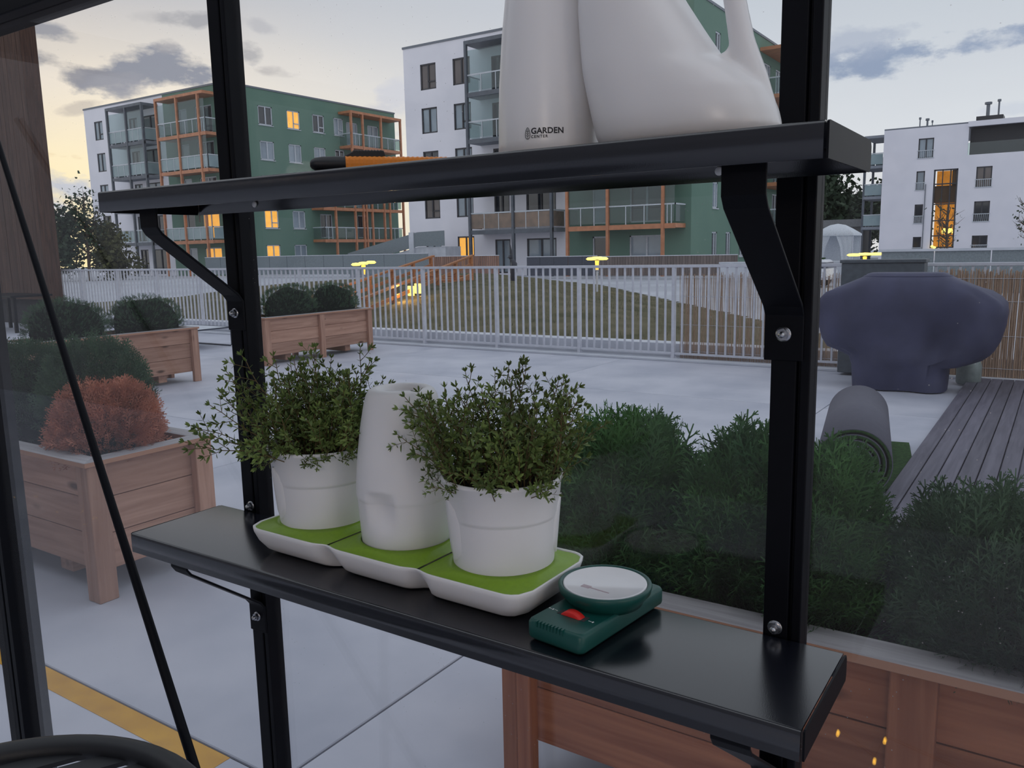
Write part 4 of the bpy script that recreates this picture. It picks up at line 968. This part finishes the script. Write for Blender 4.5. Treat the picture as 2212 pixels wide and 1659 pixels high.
fence('smoked glass garden fence left of the mushroom lamp', -25.6, -21.1, 40, -.06, 1.02, .9, fdark, 'panel')
fence('grey-brown board fence before the green house on the right', -21.0, -13.4, 40.02, -.06, .98, .16, fbr, 'board', .015)
fence('brown picket fence at the top of the timber stair', -32.4, -27.5, 40.0, -.2, 1.13, .15, fwood, 'picket', .035)
fence('grey wire panel fence before the left green house', -56, -33.6, 41.0, .0, 1.32, 1.8, fgrey, 'panel', .05)
rp = thing('ramp', 'pale concrete ramp with grey mesh side rising toward the white house', 'ramp', (-37, 42, -.2))
part('ramp_body', MB().prism([(-41.5, .55), (-35.2, 1.75), (-33.0, 1.75), (-33.0, -.2), (-41.5, -.2)], 1.6, lambda a, b, c: (a, 42+c, b)), kerb, rp)
part('mesh_side', MB().prism([(-41.5, .6), (-35.2, 1.8), (-33.0, 1.8), (-33.0, 2.75), (-35.2, 2.7), (-41.5, 1.45)], .04, lambda a, b, c: (a, 41.9+c, b)), fgrey, rp)
part('white_post', MB().box(-35.9, -35.5, 41.85, 42.0, .3, 2.7), kerb, rp)
gw = thing('garden_wall', 'long grey panel wall with a pale coping beyond the grill', 'wall', (1, 30, -.2))
for i in range(9): part('panel', MB().box(-5.2+1.6*i+.02, -5.2+1.6*(i+1)-.02, 30, 30.08, -.2, 1.12), fgrey, gw)
part('coping', MB().box(-5.25, 9.3, 29.94, 30.14, 1.12, 1.20), kerb, gw)
lw_ = thing('low_wall', 'low white wall behind the right greenhouse post', 'wall', (-11, 37, -.2))
part('wall_body', MB().box(-13.2, -6.8, 37, 37.3, -.2, .62), kerb, lw_); part('coping', MB().box(-13.25, -6.75, 36.95, 37.35, .62, .70), kerb, lw_)
van = thing('delivery_van', 'white vehicle roof between the right post and the grill', 'vehicle', (-8.6, 33, -.2))
wv = pm('white_paint', (216, 220, 230), rough=.3)
part('vehicle_body', MB().loft([[(x*s, y*s2, z) for x, y in rrect(1.25, .85, .25)] for s, s2, z in ((1, 1, .3), (1, 1, .62), (.97, .95, .70), (.86, .86, .98), (.80, .80, 1.03))]), wv, van, local=True)
part('window_band', MB().loft([[(x*s, y*s2, z) for x, y in rrect(1.252, .852, .25)] for s, s2, z in ((.962, .945, .72), (.882, .882, .94))], caps=False), fdark, van, local=True)
for x in (-.75, .75):
    for y in (-.82, .66): part('wheel', MB().lathe([(.001, 0), (.26, 0), (.28, .04), (.28, .12), (.26, .16), (.001, .16)], n=18), kblack, van, local=True).matrix_local = Matrix.Translation((x, y+.16, .28))@Matrix.Rotation(math.pi/2, 4, 'X')
def hedge(label, x, y, z, l, d, h, seed):
    t = thing('hedge', label, 'hedge', (x, y, z)); rs = np.random.RandomState(seed); n = int(700*l)
    p = rs.uniform(-1, 1, (n, 3))*np.array([[l/2, d/2, h/2]])+np.array([[0, 0, h/2]])
    bv = np.array([(-.5, 0, 0), (.5, 0, 0), (.3, .1, 1), (-.3, .1, 1)], float)*np.array([[.6, 1, 1]])
    V, F = scatter(bv, np.array([(0, 1, 2, 3)]), p, rs.normal(size=(n, 3))+np.array([[0, 0, .4]]), rs.uniform(.08, .16, n), rs)
    ob('foliage', np_mesh('foliage', V, F), thujab, t, kind='stuff')
    part('inner_twigs', MB().box(-l/2*.9, l/2*.9, -d/2*.9, d/2*.9, 0, h*.9), core, t, local=True)
hedge('short dark hedge by the low white wall', -9.5, 36.5, -.2, 1.8, .5, 1.05, 4)

# ------------------------------------------------------------------ apartment houses
rend = pm('white_render', (240, 238, 246), rough=.85, scale=.6, c2=(230, 229, 238), spec=.2)
grn = pm('green_render', (110, 138, 124), rough=.85, scale=.5, c2=(102, 131, 118), spec=.2)
grnd = pm('dark_green_render', (78, 106, 90), rough=.85, scale=.5, c2=(72, 100, 86), spec=.2)
ora = pm('orange_steel', (196, 132, 96), rough=.5, scale=3); gst = pm('grey_steel', (92, 98, 108), rough=.5, scale=3)
slabm = pm('balcony_slab_grey', (140, 146, 156), rough=.8); roofm = pm('roof_edge', (120, 126, 136), rough=.6)
wfd = pm('dark_window_frame', (54, 54, 60), rough=.5); wfw = pm('white_window_frame', (200, 206, 214), rough=.5)
pdark = pm('dark_glazing', (34, 42, 52), rough=.06, spec=.9, var=.3, scale=.4); psky = pm('pale_blind_glazing', (150, 164, 176), rough=.10, spec=.7, var=.15, scale=.6)
pbrn = pm('curtained_glazing', (104, 94, 92), rough=.12, spec=.7, var=.25, scale=.5)
plit = pm('lit_window', (250, 190, 90), rough=.4, emit=(255, 178, 70), estr=.75, var=.2, scale=2); plit2 = pm('lit_window_soft', (240, 190, 120), rough=.4, emit=(240, 170, 96), estr=.55, var=.2, scale=2)
brnpan = pm('tan_screen', (150, 128, 112), rough=.7, scale=2, c2=(122, 108, 98)); frost = pm('frosted_balcony_glass', (150, 168, 172), rough=.25, spec=.5, scale=1, c2=(132, 152, 158))
bglass = pane_mat('balcony_glass', (.72, .80, .80, 1), .05)
FLOORS = (-.2, 2.75, 5.60, 8.45, 11.30); ROOF = 14.2; PAR = 15.1
def tbox(mb, T, u0, u1, d0, d1, z0, z1):
    vs = [T(u, d, z) for z in (z0, z1) for d in (d0, d1) for u in (u0, u1)]
    return mb.add(vs, [(0, 2, 3, 1), (4, 5, 7, 6), (0, 1, 5, 4), (2, 6, 7, 3), (0, 4, 6, 2), (1, 3, 7, 5)])
def wall(root, T, u0, u1, z0, z1, holes, mat, name='wall', rev=.18):
    us = sorted({u0, u1, *[h[0] for h in holes], *[h[1] for h in holes]}); zs = sorted({z0, z1, *[h[2] for h in holes], *[h[3] for h in holes]})
    us = [u for u in us if u0 <= u <= u1]; zs = [z for z in zs if z0 <= z <= z1]; mb = MB()
    for a, b in zip(us, us[1:]):
        for c, d in zip(zs, zs[1:]):
            m, n = (a+b)/2, (c+d)/2
            if any(h[0] < m < h[1] and h[2] < n < h[3] for h in holes): continue
            mb.quad(T(a, 0, c), T(b, 0, c), T(b, 0, d), T(a, 0, d))
    for (a, b, c, d) in holes:
        mb.quad(T(a, 0, c), T(a, -rev, c), T(a, -rev, d), T(a, 0, d)); mb.quad(T(b, 0, c), T(b, -rev, c), T(b, -rev, d), T(b, 0, d))
        mb.quad(T(a, 0, c), T(b, 0, c), T(b, -rev, c), T(a, -rev, c)); mb.quad(T(a, 0, d), T(b, 0, d), T(b, -rev, d), T(a, -rev, d))
    return part(name, mb, mat, root, weld=True)
def window(root, T, h, fm, pm_, split=.55, hopper=False, sill=True):
    a, b, c, d = h; f = .09; mb = MB()
    for (p, q, r, s) in ((a, b, c, c+f), (a, b, d-f, d), (a, a+f, c, d), (b-f, b, c, d)): tbox(mb, T, p, q, -.14, -.04, r, s)
    if split: m = a+(b-a)*split; tbox(mb, T, m-f*.6, m+f*.6, -.14, -.035, c, d)
    if hopper: m = a+(b-a)*split; tbox(mb, T, m, b, -.14, -.035, c+(d-c)*.28, c+(d-c)*.28+f)
    w = part('window', mb, fm, root); tbox_ = MB(); tbox(tbox_, T, a+f*.5, b-f*.5, -.12, -.10, c+f*.5, d-f*.5); part('pane', tbox_, pm_, w)
    if sill: part('sill', tbox(MB(), T, a-.06, b+.06, -.05, .06, c-.06, c), fm if fm is not wfd else slabm, w)
def balconies(root, T, posts, u0, u1, dep, floors, pmat, smat, kinds, top, roof=True, pw=.16):
    for (z, kd) in zip(floors, kinds):
        s = part('balcony_slab', tbox(MB(), T, u0, u1, 0.01, dep, z-.24, z), slabm if smat is gst else smat, root)
        part('edge_beam', tbox(MB(), T, u0, u1, dep-.02, dep+.06, z-.28, z-.02), smat, s)
        r = part('balcony_railing', tbox(tbox(tbox(MB(), T, u0, u1, dep-.05, dep, z+1.02, z+1.10), T, u0, u0+.06, .02, dep, z+1.02, z+1.10), T, u1-.06, u1, .02, dep, z+1.02, z+1.10), wfw, root)
        es = sorted({u0, *posts, u1}); mt = {'g': bglass, 'f': frost, 't': brnpan}[kd[0]]
        for a, b in zip(es, es[1:]):
            if b-a < .5: continue
            part('infill_panel', tbox(MB(), T, a+.10, b-.10, dep-.04, dep-.02, z+.10, z+1.0), mt, r)
            if 'z' in kd: part('glazing', tbox(MB(), T, a+.08, b-.08, dep-.04, dep-.02, z+1.12, z+2.55), bglass, r)
            for k in (1, 2): u = a+(b-a)*k/3; part('upright', tbox(MB(), T, u-.025, u+.025, dep-.06, dep, z+.0, z+1.02), wfw, r)
        part('infill_panel', tbox(tbox(MB(), T, u0+.01, u0+.03, .1, dep-.1, z+.1, z+1.0), T, u1-.03, u1-.01, .1, dep-.1, z+.1, z+1.0), mt, r)
    for u in posts: part('balcony_post', tbox(MB(), T, u-pw/2, u+pw/2, dep-.10, dep+.10, -.2, top), pmat, root)
    if roof: part('balcony_roof', tbox(MB(), T, u0, u1, 0.01, dep+.1, top, top+.22), smat, root)
def house(label, X0, X1, Y0, Y1, Xg, wins, gray, oran, gkinds, okinds, sidewins, sidebal, litset, seed):
    rr = random.Random(seed); t = thing('apartment_house', label, 'building', (X1, Y0, -.2))
    TF = lambda u, d, z: (u, Y0-d, z); TS = lambda u, d, z: (X1+d, u, z)
    def pick(key, opts): return plit if key in litset else rr.choice(opts)
    holes = []; todo = []
    for ci, (a, b) in enumerate(wins):
        for fi, z in enumerate(FLOORS):
            h = (a, b, z+.95, z+2.62) if fi else (a, b, z+.55, z+2.62)
            holes.append(h); todo.append((h, pick(('F', ci, fi), [psky, pdark, pbrn, psky]), rr.random() < .6))
    gw = gray[-1]-gray[0]
    for fi, z in enumerate(FLOORS):
        for k, (a, b) in enumerate(((gray[0]+.9, gray[0]+2.1), (gray[0]+gw*.55, gray[0]+gw*.55+2.2))):
            h = (a, b, z+.15, z+2.35); holes.append(h); todo.append((h, pick(('G', k, fi), [pdark, pdark, psky]), False))
    wall(t, TF, X0, Xg, -.2, PAR, holes, rend)
    for h, p, hp in todo: window(t, TF, h, wfd, p, .5, hp, False)
    holes = []; todo = []; ow = oran[-1]-oran[0]
    for fi, z in enumerate(FLOORS):
        for k, (a, b) in enumerate(((oran[0]+.9, oran[0]+2.0), (oran[0]+ow*.55, oran[0]+ow*.55+2.2))):
            h = (a, b, z+.15, z+2.35); holes.append(h); todo.append((h, pick(('O', k, fi), [psky, psky, pdark]), k))
    wall(t, TF, Xg, X1, -.2, PAR, holes, grn)
    for h, p, k in todo: window(t, TF, h, wfw, p, .5 if k else 0, False, False)
    holes = []; todo = []
    for ci, (a, b, fls) in enumerate(sidewins):
        for fi in fls:
            z = FLOORS[fi]; h = (a, b, z+.95, z+2.5); holes.append(h); todo.append((h, pick(('S', ci, fi), [psky, psky, pdark])))
    for (ps, u0, u1, fls) in sidebal:
        for z in fls:
            for a in (u0+1.0, u0+(u1-u0)*.55):
                h = (a, a+1.5, z+.15, z+2.3); holes.append(h); todo.append((h, rr.choice([psky, pdark])))
    wall(t, TS, Y0, Y1, -.2, PAR, holes, grn)
    for h, p in todo: window(t, TS, h, wfw, p, .52, h[3]-h[2] < 1.7 and rr.random() < .5, h[3]-h[2] < 1.7)
    part('hidden_walls', MB().quad((X0, Y0, -.2), (X0, Y1, -.2), (X0, Y1, PAR), (X0, Y0, PAR)).quad((X0, Y1, -.2), (X1, Y1, -.2), (X1, Y1, PAR), (X0, Y1, PAR)), rend, t)
    part('roof', MB().box(X0-.05, X1+.05, Y0-.05, Y1+.05, PAR, PAR+.14), roofm, t)
    balconies(t, TF, gray, gray[0]-.08, gray[-1]+.08, 1.5, FLOORS[1:], gst, gst, gkinds, ROOF)
    balconies(t, TF, oran, oran[0]-.08, oran[-1]+.75, 1.5, FLOORS[1:], ora, ora, okinds, ROOF)
    for (ps, u0, u1, fls) in sidebal: balconies(t, TS, ps, u0, u1, 1.5, fls, ora, ora, ['g']*len(fls), fls[-1]+2.85)
    for k in range(4): x = X0+(X1-X0)*(.15+.2*k); part('roof_vent', MB().box(x, x+.3, Y0+4, Y0+4.3, PAR, PAR+.55), roofm, t)
    return t
A_S = ((48.05, 49.55, (0, 1, 2, 3, 4)), (51.15, 52.6, (0, 1, 2, 3, 4)), (54.1, 55.5, (3, 4)), (56.7, 57.9, (3, 4)))
house('farther apartment house on the left, white and green with orange balconies', -77.6, -57.12, 44.84, 65.1, -65.4,
      ((-76.05, -74.7),), (-71.4, -68.6, -66.2), (-64.2, -61.4, -58.6), ('g', 'f', 'fz', 'fz'), ('f', 'f', 'fz', 'gz'),
      A_S, (((54.9, 58.5, 59.7, 62.2), 53.4, 64.0, FLOORS[1:3]), ((57.4, 58.9, 61.4, 64.2), 57.3, 64.3, FLOORS[3:])),
      {('S', 0, 0), ('S', 0, 1), ('S', 1, 4), ('O', 1, 1), ('O', 1, 0)}, 3)
house('nearer apartment house in the middle, white and green, behind the white bottle and can', -38.87, -17.98, 45.47, 64.5, -26.2,
      ((-37.42, -36.08), (-34.65, -33.25)), (-32.45, -29.1, -26.3), (-25.2, -22.5, -19.05), ('t', 'f', 'gz', 'gz'), ('gz', 'gz', 'g', 'g'),
      ((48.85, 49.75, (0, 1, 2, 3, 4)), (51.3, 52.2, (0,)), (53.9, 54.8, (0, 3))), (((58.2, 60.6, 63.2), 57.2, 63.9, FLOORS[1:]),),
      {('F', 1, 0)}, 6)
def house_c():
    X0, X1, Y0, zt = -14.3, 4.0, 81.3, 11.2
    t = thing('apartment_house', 'white apartment house at the right edge with a tall lit stairwell window', 'building', (X0, Y0, -.2))
    T = lambda u, d, z: (u, Y0-d, z); TL = lambda u, d, z: (X0-d, u, z)
    ws = [((-11.5, -10.3, 8.6, 10.28), psky, .5), ((-11.53, -10.86, 5.9, 7.53), psky, 0), ((-11.53, -10.86, 3.05, 4.7), pdark, 0), ((-11.53, -10.86, .3, 1.9), pdark, 0),
          ((-6.95, -5.78, 5.9, 7.6), pbrn, .5), ((-6.95, -5.78, 3.05, 4.75), pdark, .5), ((-6.95, -5.78, .45, 1.9), pdark, .5), ((-2.5, -1.3, 5.9, 7.6), pdark, .5), ((-2.5, -1.3, 3.05, 4.75), pdark, .5)]
    box_ = (-7.7, 3.4, 8.62, 10.88); lit = (-10.16, -8.30, .9, 7.58)
    wall(t, T, X0, X1, -.2, zt, [w[0] for w in ws]+[lit], rend) if False else wall(t, T, X0, X1, -.2, zt, [w[0] for w in ws]+[lit, box_], rend)
    for h, p, s in ws:
        window(t, T, h, wfd, p, s, False, False)
        r = MB(); a, b, c, d = h
        tbox(tbox(r, T, a-.06, b+.06, .02, .06, c+.62, c+.68), T, a-.06, b+.06, .02, .06, c-.02, c+.04)
        for k in range(9): u = a+(b-a)*k/8; tbox(r, T, u-.015, u+.015, .03, .05, c, c+.65)
        part('french_railing', r, wfw, t)
    a, b, c, d = lit
    part('stairwell_glow', tbox(MB(), T, a, b, -2.2, -2.1, c, d), pm('stairwell_wall_lit', (226, 160, 60), emit=(236, 150, 40), estr=.42, var=.5, scale=1.2), t)
    f = MB()
    for (p, q, r, s) in ((a, a+.12, c, d), (b-.12, b, c, d), (a, b, d-.12, d), (a, b, c, c+.12)): tbox(f, T, p, q, -.15, -.03, r, s)
    tbox(f, T, a+1.25, a+1.35, -.15, -.03, c, d); tbox(f, T, a+.65, a+.72, -.15, -.03, c, d)
    w = part('window', f, wfd, t)
    for z in (1.9, 3.2, 4.6, 6.3): part('transom', tbox(MB(), T, a, b, -.16, -.02, z, z+.10), wfd, w)
    part('stair_landing', tbox(tbox(MB(), T, a, b, -2.1, -.3, 4.8, 6.2), T, b-.45, b, -2.0, -.2, 6.2, 7.5), pm('stair_brown', (92, 70, 48), rough=.8), t)
    part('pendant_lamp', MB().lathe([(.001, 0), (.42, .0), (.45, .22), (.38, .42), (.001, .45)], (-8.95, Y0+.9, 2.15), 20), lampm, t)
    for k, (x, z) in enumerate(((-9.95, 1.05), (-9.75, .95))): part('door_lamp', MB().lathe([(.001, -.12), (.12, -.05), (.12, .05), (.001, .12)], (x, Y0-.15, z), 12), lampm, t)
    part('loggia_back', tbox(MB(), T, box_[0], box_[1], -1.6, -1.5, box_[2], box_[3]), wfd, t)
    part('loggia_glass', tbox(MB(), T, box_[0], box_[1], -.12, -.09, box_[2], box_[2]+1.0), bglass, t)
    part('loggia_ceiling', tbox(MB(), T, box_[0], box_[1], -1.5, 0, box_[3], box_[3]+.05), wfd, t)
    part('roof_fascia', tbox(MB(), T, -7.75, X1, 0, .35, 10.9, zt+.12), rend, t)
    part('roof', MB().box(X0, X1, Y0, Y0+14, zt, zt+.12), roofm, t)
    part('hidden_walls', MB().quad((X0, Y0, -.2), (X0, Y0+14, -.2), (X0, Y0+14, zt), (X0, Y0, zt)), rend, t)
    part('plant_box', MB().box(-7.4, -5.4, Y0+2, Y0+4, zt+.12, zt+.75), wfd, t)
    for x, h_, w in ((-6.6, 1.0, .28), (-5.8, 1.15, .14), (-11.85, .9, .10), (-11.25, .75, .16), (-10.85, .55, .08)):
        zb = zt+(.75 if x > -8 else .12)
        part('roof_pipe', MB().tube([(x, Y0+2.6, zb-.1), (x, Y0+2.6, zb+h_)], w*.5, n=8).tube([(x, Y0+2.6, zb+h_), (x, Y0+2.6, zb+h_+.18)], w, n=8), roofm, t)
    balconies(t, TL, (Y0+.6, Y0+4.5), Y0+.4, Y0+5.0, 1.6, (2.9, 5.6, 8.3), gst, slabm, ('f', 'f', 'f'), 10.7)
    part('down_pipe', MB().tube([(-10.75, Y0-.06, .2), (-10.75, Y0-.06, 6.4)], .04, n=6), roofm, t)
house_c()

# ------------------------------------------------------------------ tent, shed, trees
tentm = pm('white_tent_fabric', (222, 228, 236), rough=.7)
gz_ = thing('garden_tent', 'white garden tent with a peaked roof, left of the right white house', 'tent', (-15.4, 70, 0))
part('roof', MB().loft([[(x*s, y*s, z) for x, y in rrect(1.55, 1.5, .1)] for s, z in ((1, 2.05), (1, 2.2), (.62, 2.62), (.32, 2.9), (.03, 3.0))]), tentm, gz_, local=True)
for sx_ in (-1, 1):
    for sy_ in (-1, 1): part('pole', MB().tube([(sx_*1.45, sy_*1.4, 0), (sx_*1.45, sy_*1.4, 2.1)], .04, n=8), galv, gz_, local=True)
    rg = [[(sx_*1.45*(1-.0*q)-(sx_*w_ if 1 else 0)*k/8.0, -1.42+.05*math.sin(k*2.2), z) for k in range(9)] for q, (z, w_) in enumerate(((.05, .75), (1.2, .9), (2.1, 1.25)))]
    vs = [p for r in rg for p in r]+[(x, y+.03, z) for r in rg for x, y, z in r]
    part('curtain', MB().add(vs, [(i*9+k, i*9+k+1, i*9+k+10, i*9+k+9) for i in range(2) for k in range(8)]+[(27+i*9+k, 27+i*9+k+9, 27+i*9+k+10, 27+i*9+k+1) for i in range(2) for k in range(8)], True), tentm, gz_, local=True)
part('back_curtain', MB().box(-1.45, 1.45, 1.38, 1.42, 0.05, 2.1), tentm, gz_, local=True)
sh = thing('garden_shed', 'low grey shed behind the white garden tent', 'shed', (-20, 84, -.2))
part('wall_body', MB().box(-24, -16.4, 84, 88, -.2, 3.0), pm('shed_wall', (116, 116, 114), rough=.85), sh); part('flat_roof', MB().box(-24.4, -16.2, 83.6, 88.4, 3.0, 3.7), pm('shed_roof', (128, 130, 132), rough=.8), sh)
treem = pm('tree_leaf', (58, 78, 52), rough=.7, scale=2, c2=(34, 50, 34)); treeo = pm('tree_leaf_olive', (88, 88, 46), rough=.7, scale=2, c2=(58, 62, 34))
def tree(label, x, y, z, h, r, n, mat, seed, crown0=.25, bare=False, leaf=.35, name='tree'):
    t = thing(name, label, 'tree', (x, y, z)); rr = random.Random(seed); rs = np.random.RandomState(seed)
    mb = MB(); mb.tube([(0, 0, 0), (.02*h, 0, h*.4), (-.01*h, .02*h, h*.72), (0, 0, h*.95)], [.022*h, .016*h, .009*h, .003*h], n=7)
    ends = []
    for k in range(26 if bare else 12):
        zz = h*rr.uniform(crown0, .9); a = rr.random()*6.28; l = r*rr.uniform(.5, 1.0); up = rr.uniform(.3, 1.0)
        p0 = Vector((0, 0, zz)); p1 = p0+Vector((math.cos(a)*l*.5, math.sin(a)*l*.5, l*up*.5)); p2 = p0+Vector((math.cos(a)*l, math.sin(a)*l, l*up*1.1))
        mb.tube([p0, p1, p2], [.007*h, .005*h, .0015*h], n=5); ends += [p1, p2]
        if bare:
            for q in range(4):
                e = p1.lerp(p2, rr.random()); mb.tube([e, e+Vector((rr.gauss(0, .25*l), rr.gauss(0, .25*l), rr.uniform(.2, .6)*l))], [.0028*h, .001*h], n=4)
    part('trunk', mb, bark, t, local=True)
    if n:
        C = np.array([tuple(e) for e in ends]); k = rs.randint(0, len(C), n); p = C[k]+rs.normal(size=(n, 3))*r*.26
        bv = np.array([(-.5, 0, 0), (.5, 0, 0), (.35, .15, 1), (-.35, .15, 1)], float)*np.array([[.7, 1, 1]])
        V, F = scatter(bv, np.array([(0, 1, 2, 3)]), p, rs.normal(size=(n, 3))+np.array([[0, 0, .3]]), leaf*rs.uniform(.5, 1.2, n), rs)
        ob('crown', np_mesh('crown', V, F), mat, t, kind='stuff')
tree('bare dark tree left of the far apartment house', -60.5, 34.2, -.2, 6.0, 1.6, 900, treem, 2, .3, True, .22)
tree('dark conifer-like tree beside the brown wall', -61.8, 32.6, -.2, 5.4, 1.5, 2600, treem, 5, .1, False, .28)
tree('olive-leaved tree just left of the far white house', -60.3, 36.3, -.2, 3.6, 1.6, 2400, treeo, 6, .1, False, .28)
tree('large dark tree right of the right greenhouse post', -25.5, 98, -.2, 9.6, 4.2, 5200, treem, 7, .15, False, .55)
tree('second dark tree behind the white garden tent', -21.8, 97, -.2, 8.7, 3.4, 4600, treem, 8, .15, False, .55)
tree('dark tree touching the right white house', -18.6, 99, -.2, 7.4, 2.6, 3200, treem, 9, .1, False, .5)
tree('slim sapling before the lit stairwell', -3.95, 36.0, -.2, 3.2, .55, 90, treem, 10, .35, True, .09, 'sapling')
tree('slim sapling at the right picture edge', -1.15, 36.0, -.2, 3.4, .6, 90, treem, 12, .35, True, .09, 'sapling')

# ------------------------------------------------------------------ warm lamps on the greenhouse side (fairy bulbs glint in the panes, the wall lamp and the light beside the string are added fill)
bulbm = pm('fairy_bulb', (255, 200, 90), emit=(255, 190, 70), estr=22)
fy = thing('fairy_lights', 'string of tiny warm fairy lights glinting in the pane', 'string lights', (-.2, -.2, 0))
B_ = [(-.325, -.2, .402), (-.253, -.2, .364), (-.236, -.2, .415), (-.05, -.2, .38), (.12, -.2, .42), (.30, -.2, .39), (.55, -.1, .8), (.75, 0, 1.15), (.92, .1, 1.45)]  # bulbs climbing the right side are added to go with the fill light
part('wire', MB().tube([(x, y, z+.012) for x, y, z in sorted(B_)]+[(1.1, .2, 1.78)], .0012, n=5), kblack, fy)
for b in B_: part('bulb', MB().lathe([(.0001, -.006), (.003, -.003), (.0036, .001), (.002, .006), (.0001, .008)], b, 10), bulbm, fy)
wl = thing('wall_fill_lamp', 'unseen warm lamp added on the house wall to brighten the greenhouse', 'lamp', (.9, -2.85, 1.9))
part('fill_lamp_shade', MB().lathe([(.06, 0), (.09, .02), (.09, .22), (.06, .24)], (0, .12, -.12), 20), pm('fill_lamp_shade_lit', (255, 214, 150), emit=(255, 196, 120), estr=6), wl, local=True)
part('bracket', MB().bar((0, -.06, 0), (0, .12, 0), .03, .03).box(-.05, .05, -.06, -.03, -.1, .1), blackr, wl, local=True)  # bracket of the added fill lamp
pointlight('wall_fill_light', (.9, -2.5, 1.9), (1, .90, .82), 27, .12)  # unseen light added to fill the greenhouse from behind
pointlight('side_fill_light', (.95, .05, 1.42), (1, .60, .32), 1.6, .12)  # unseen warm light added beside the string to tint right sides peach

# ------------------------------------------------------------------ groups of repeated things
GROUPS = {'wooden_planter': 'wooden planters on the terrace', 'thuja_shrub': 'thuja shrubs in the planters', 'ball_shrub': 'round clipped shrubs in the far planters', 'garden_lamp': 'yellow garden lamps beyond the railing',
          'potted_thyme': 'potted thyme in the herb tray', 'shelf': 'black greenhouse shelves', 'apartment_house': 'apartment houses around the courtyard', 'garden_fence': 'garden fences before the houses',
          'reed_screen': 'reed screens on the railing', 'tree': 'trees in the distance', 'sapling': 'slim saplings before the right house'}
for o in bpy.data.objects:
    b = o.name.split('.')[0]
    if o.parent is None and b in GROUPS and 'category' in o.keys(): o['group'] = GROUPS[b]
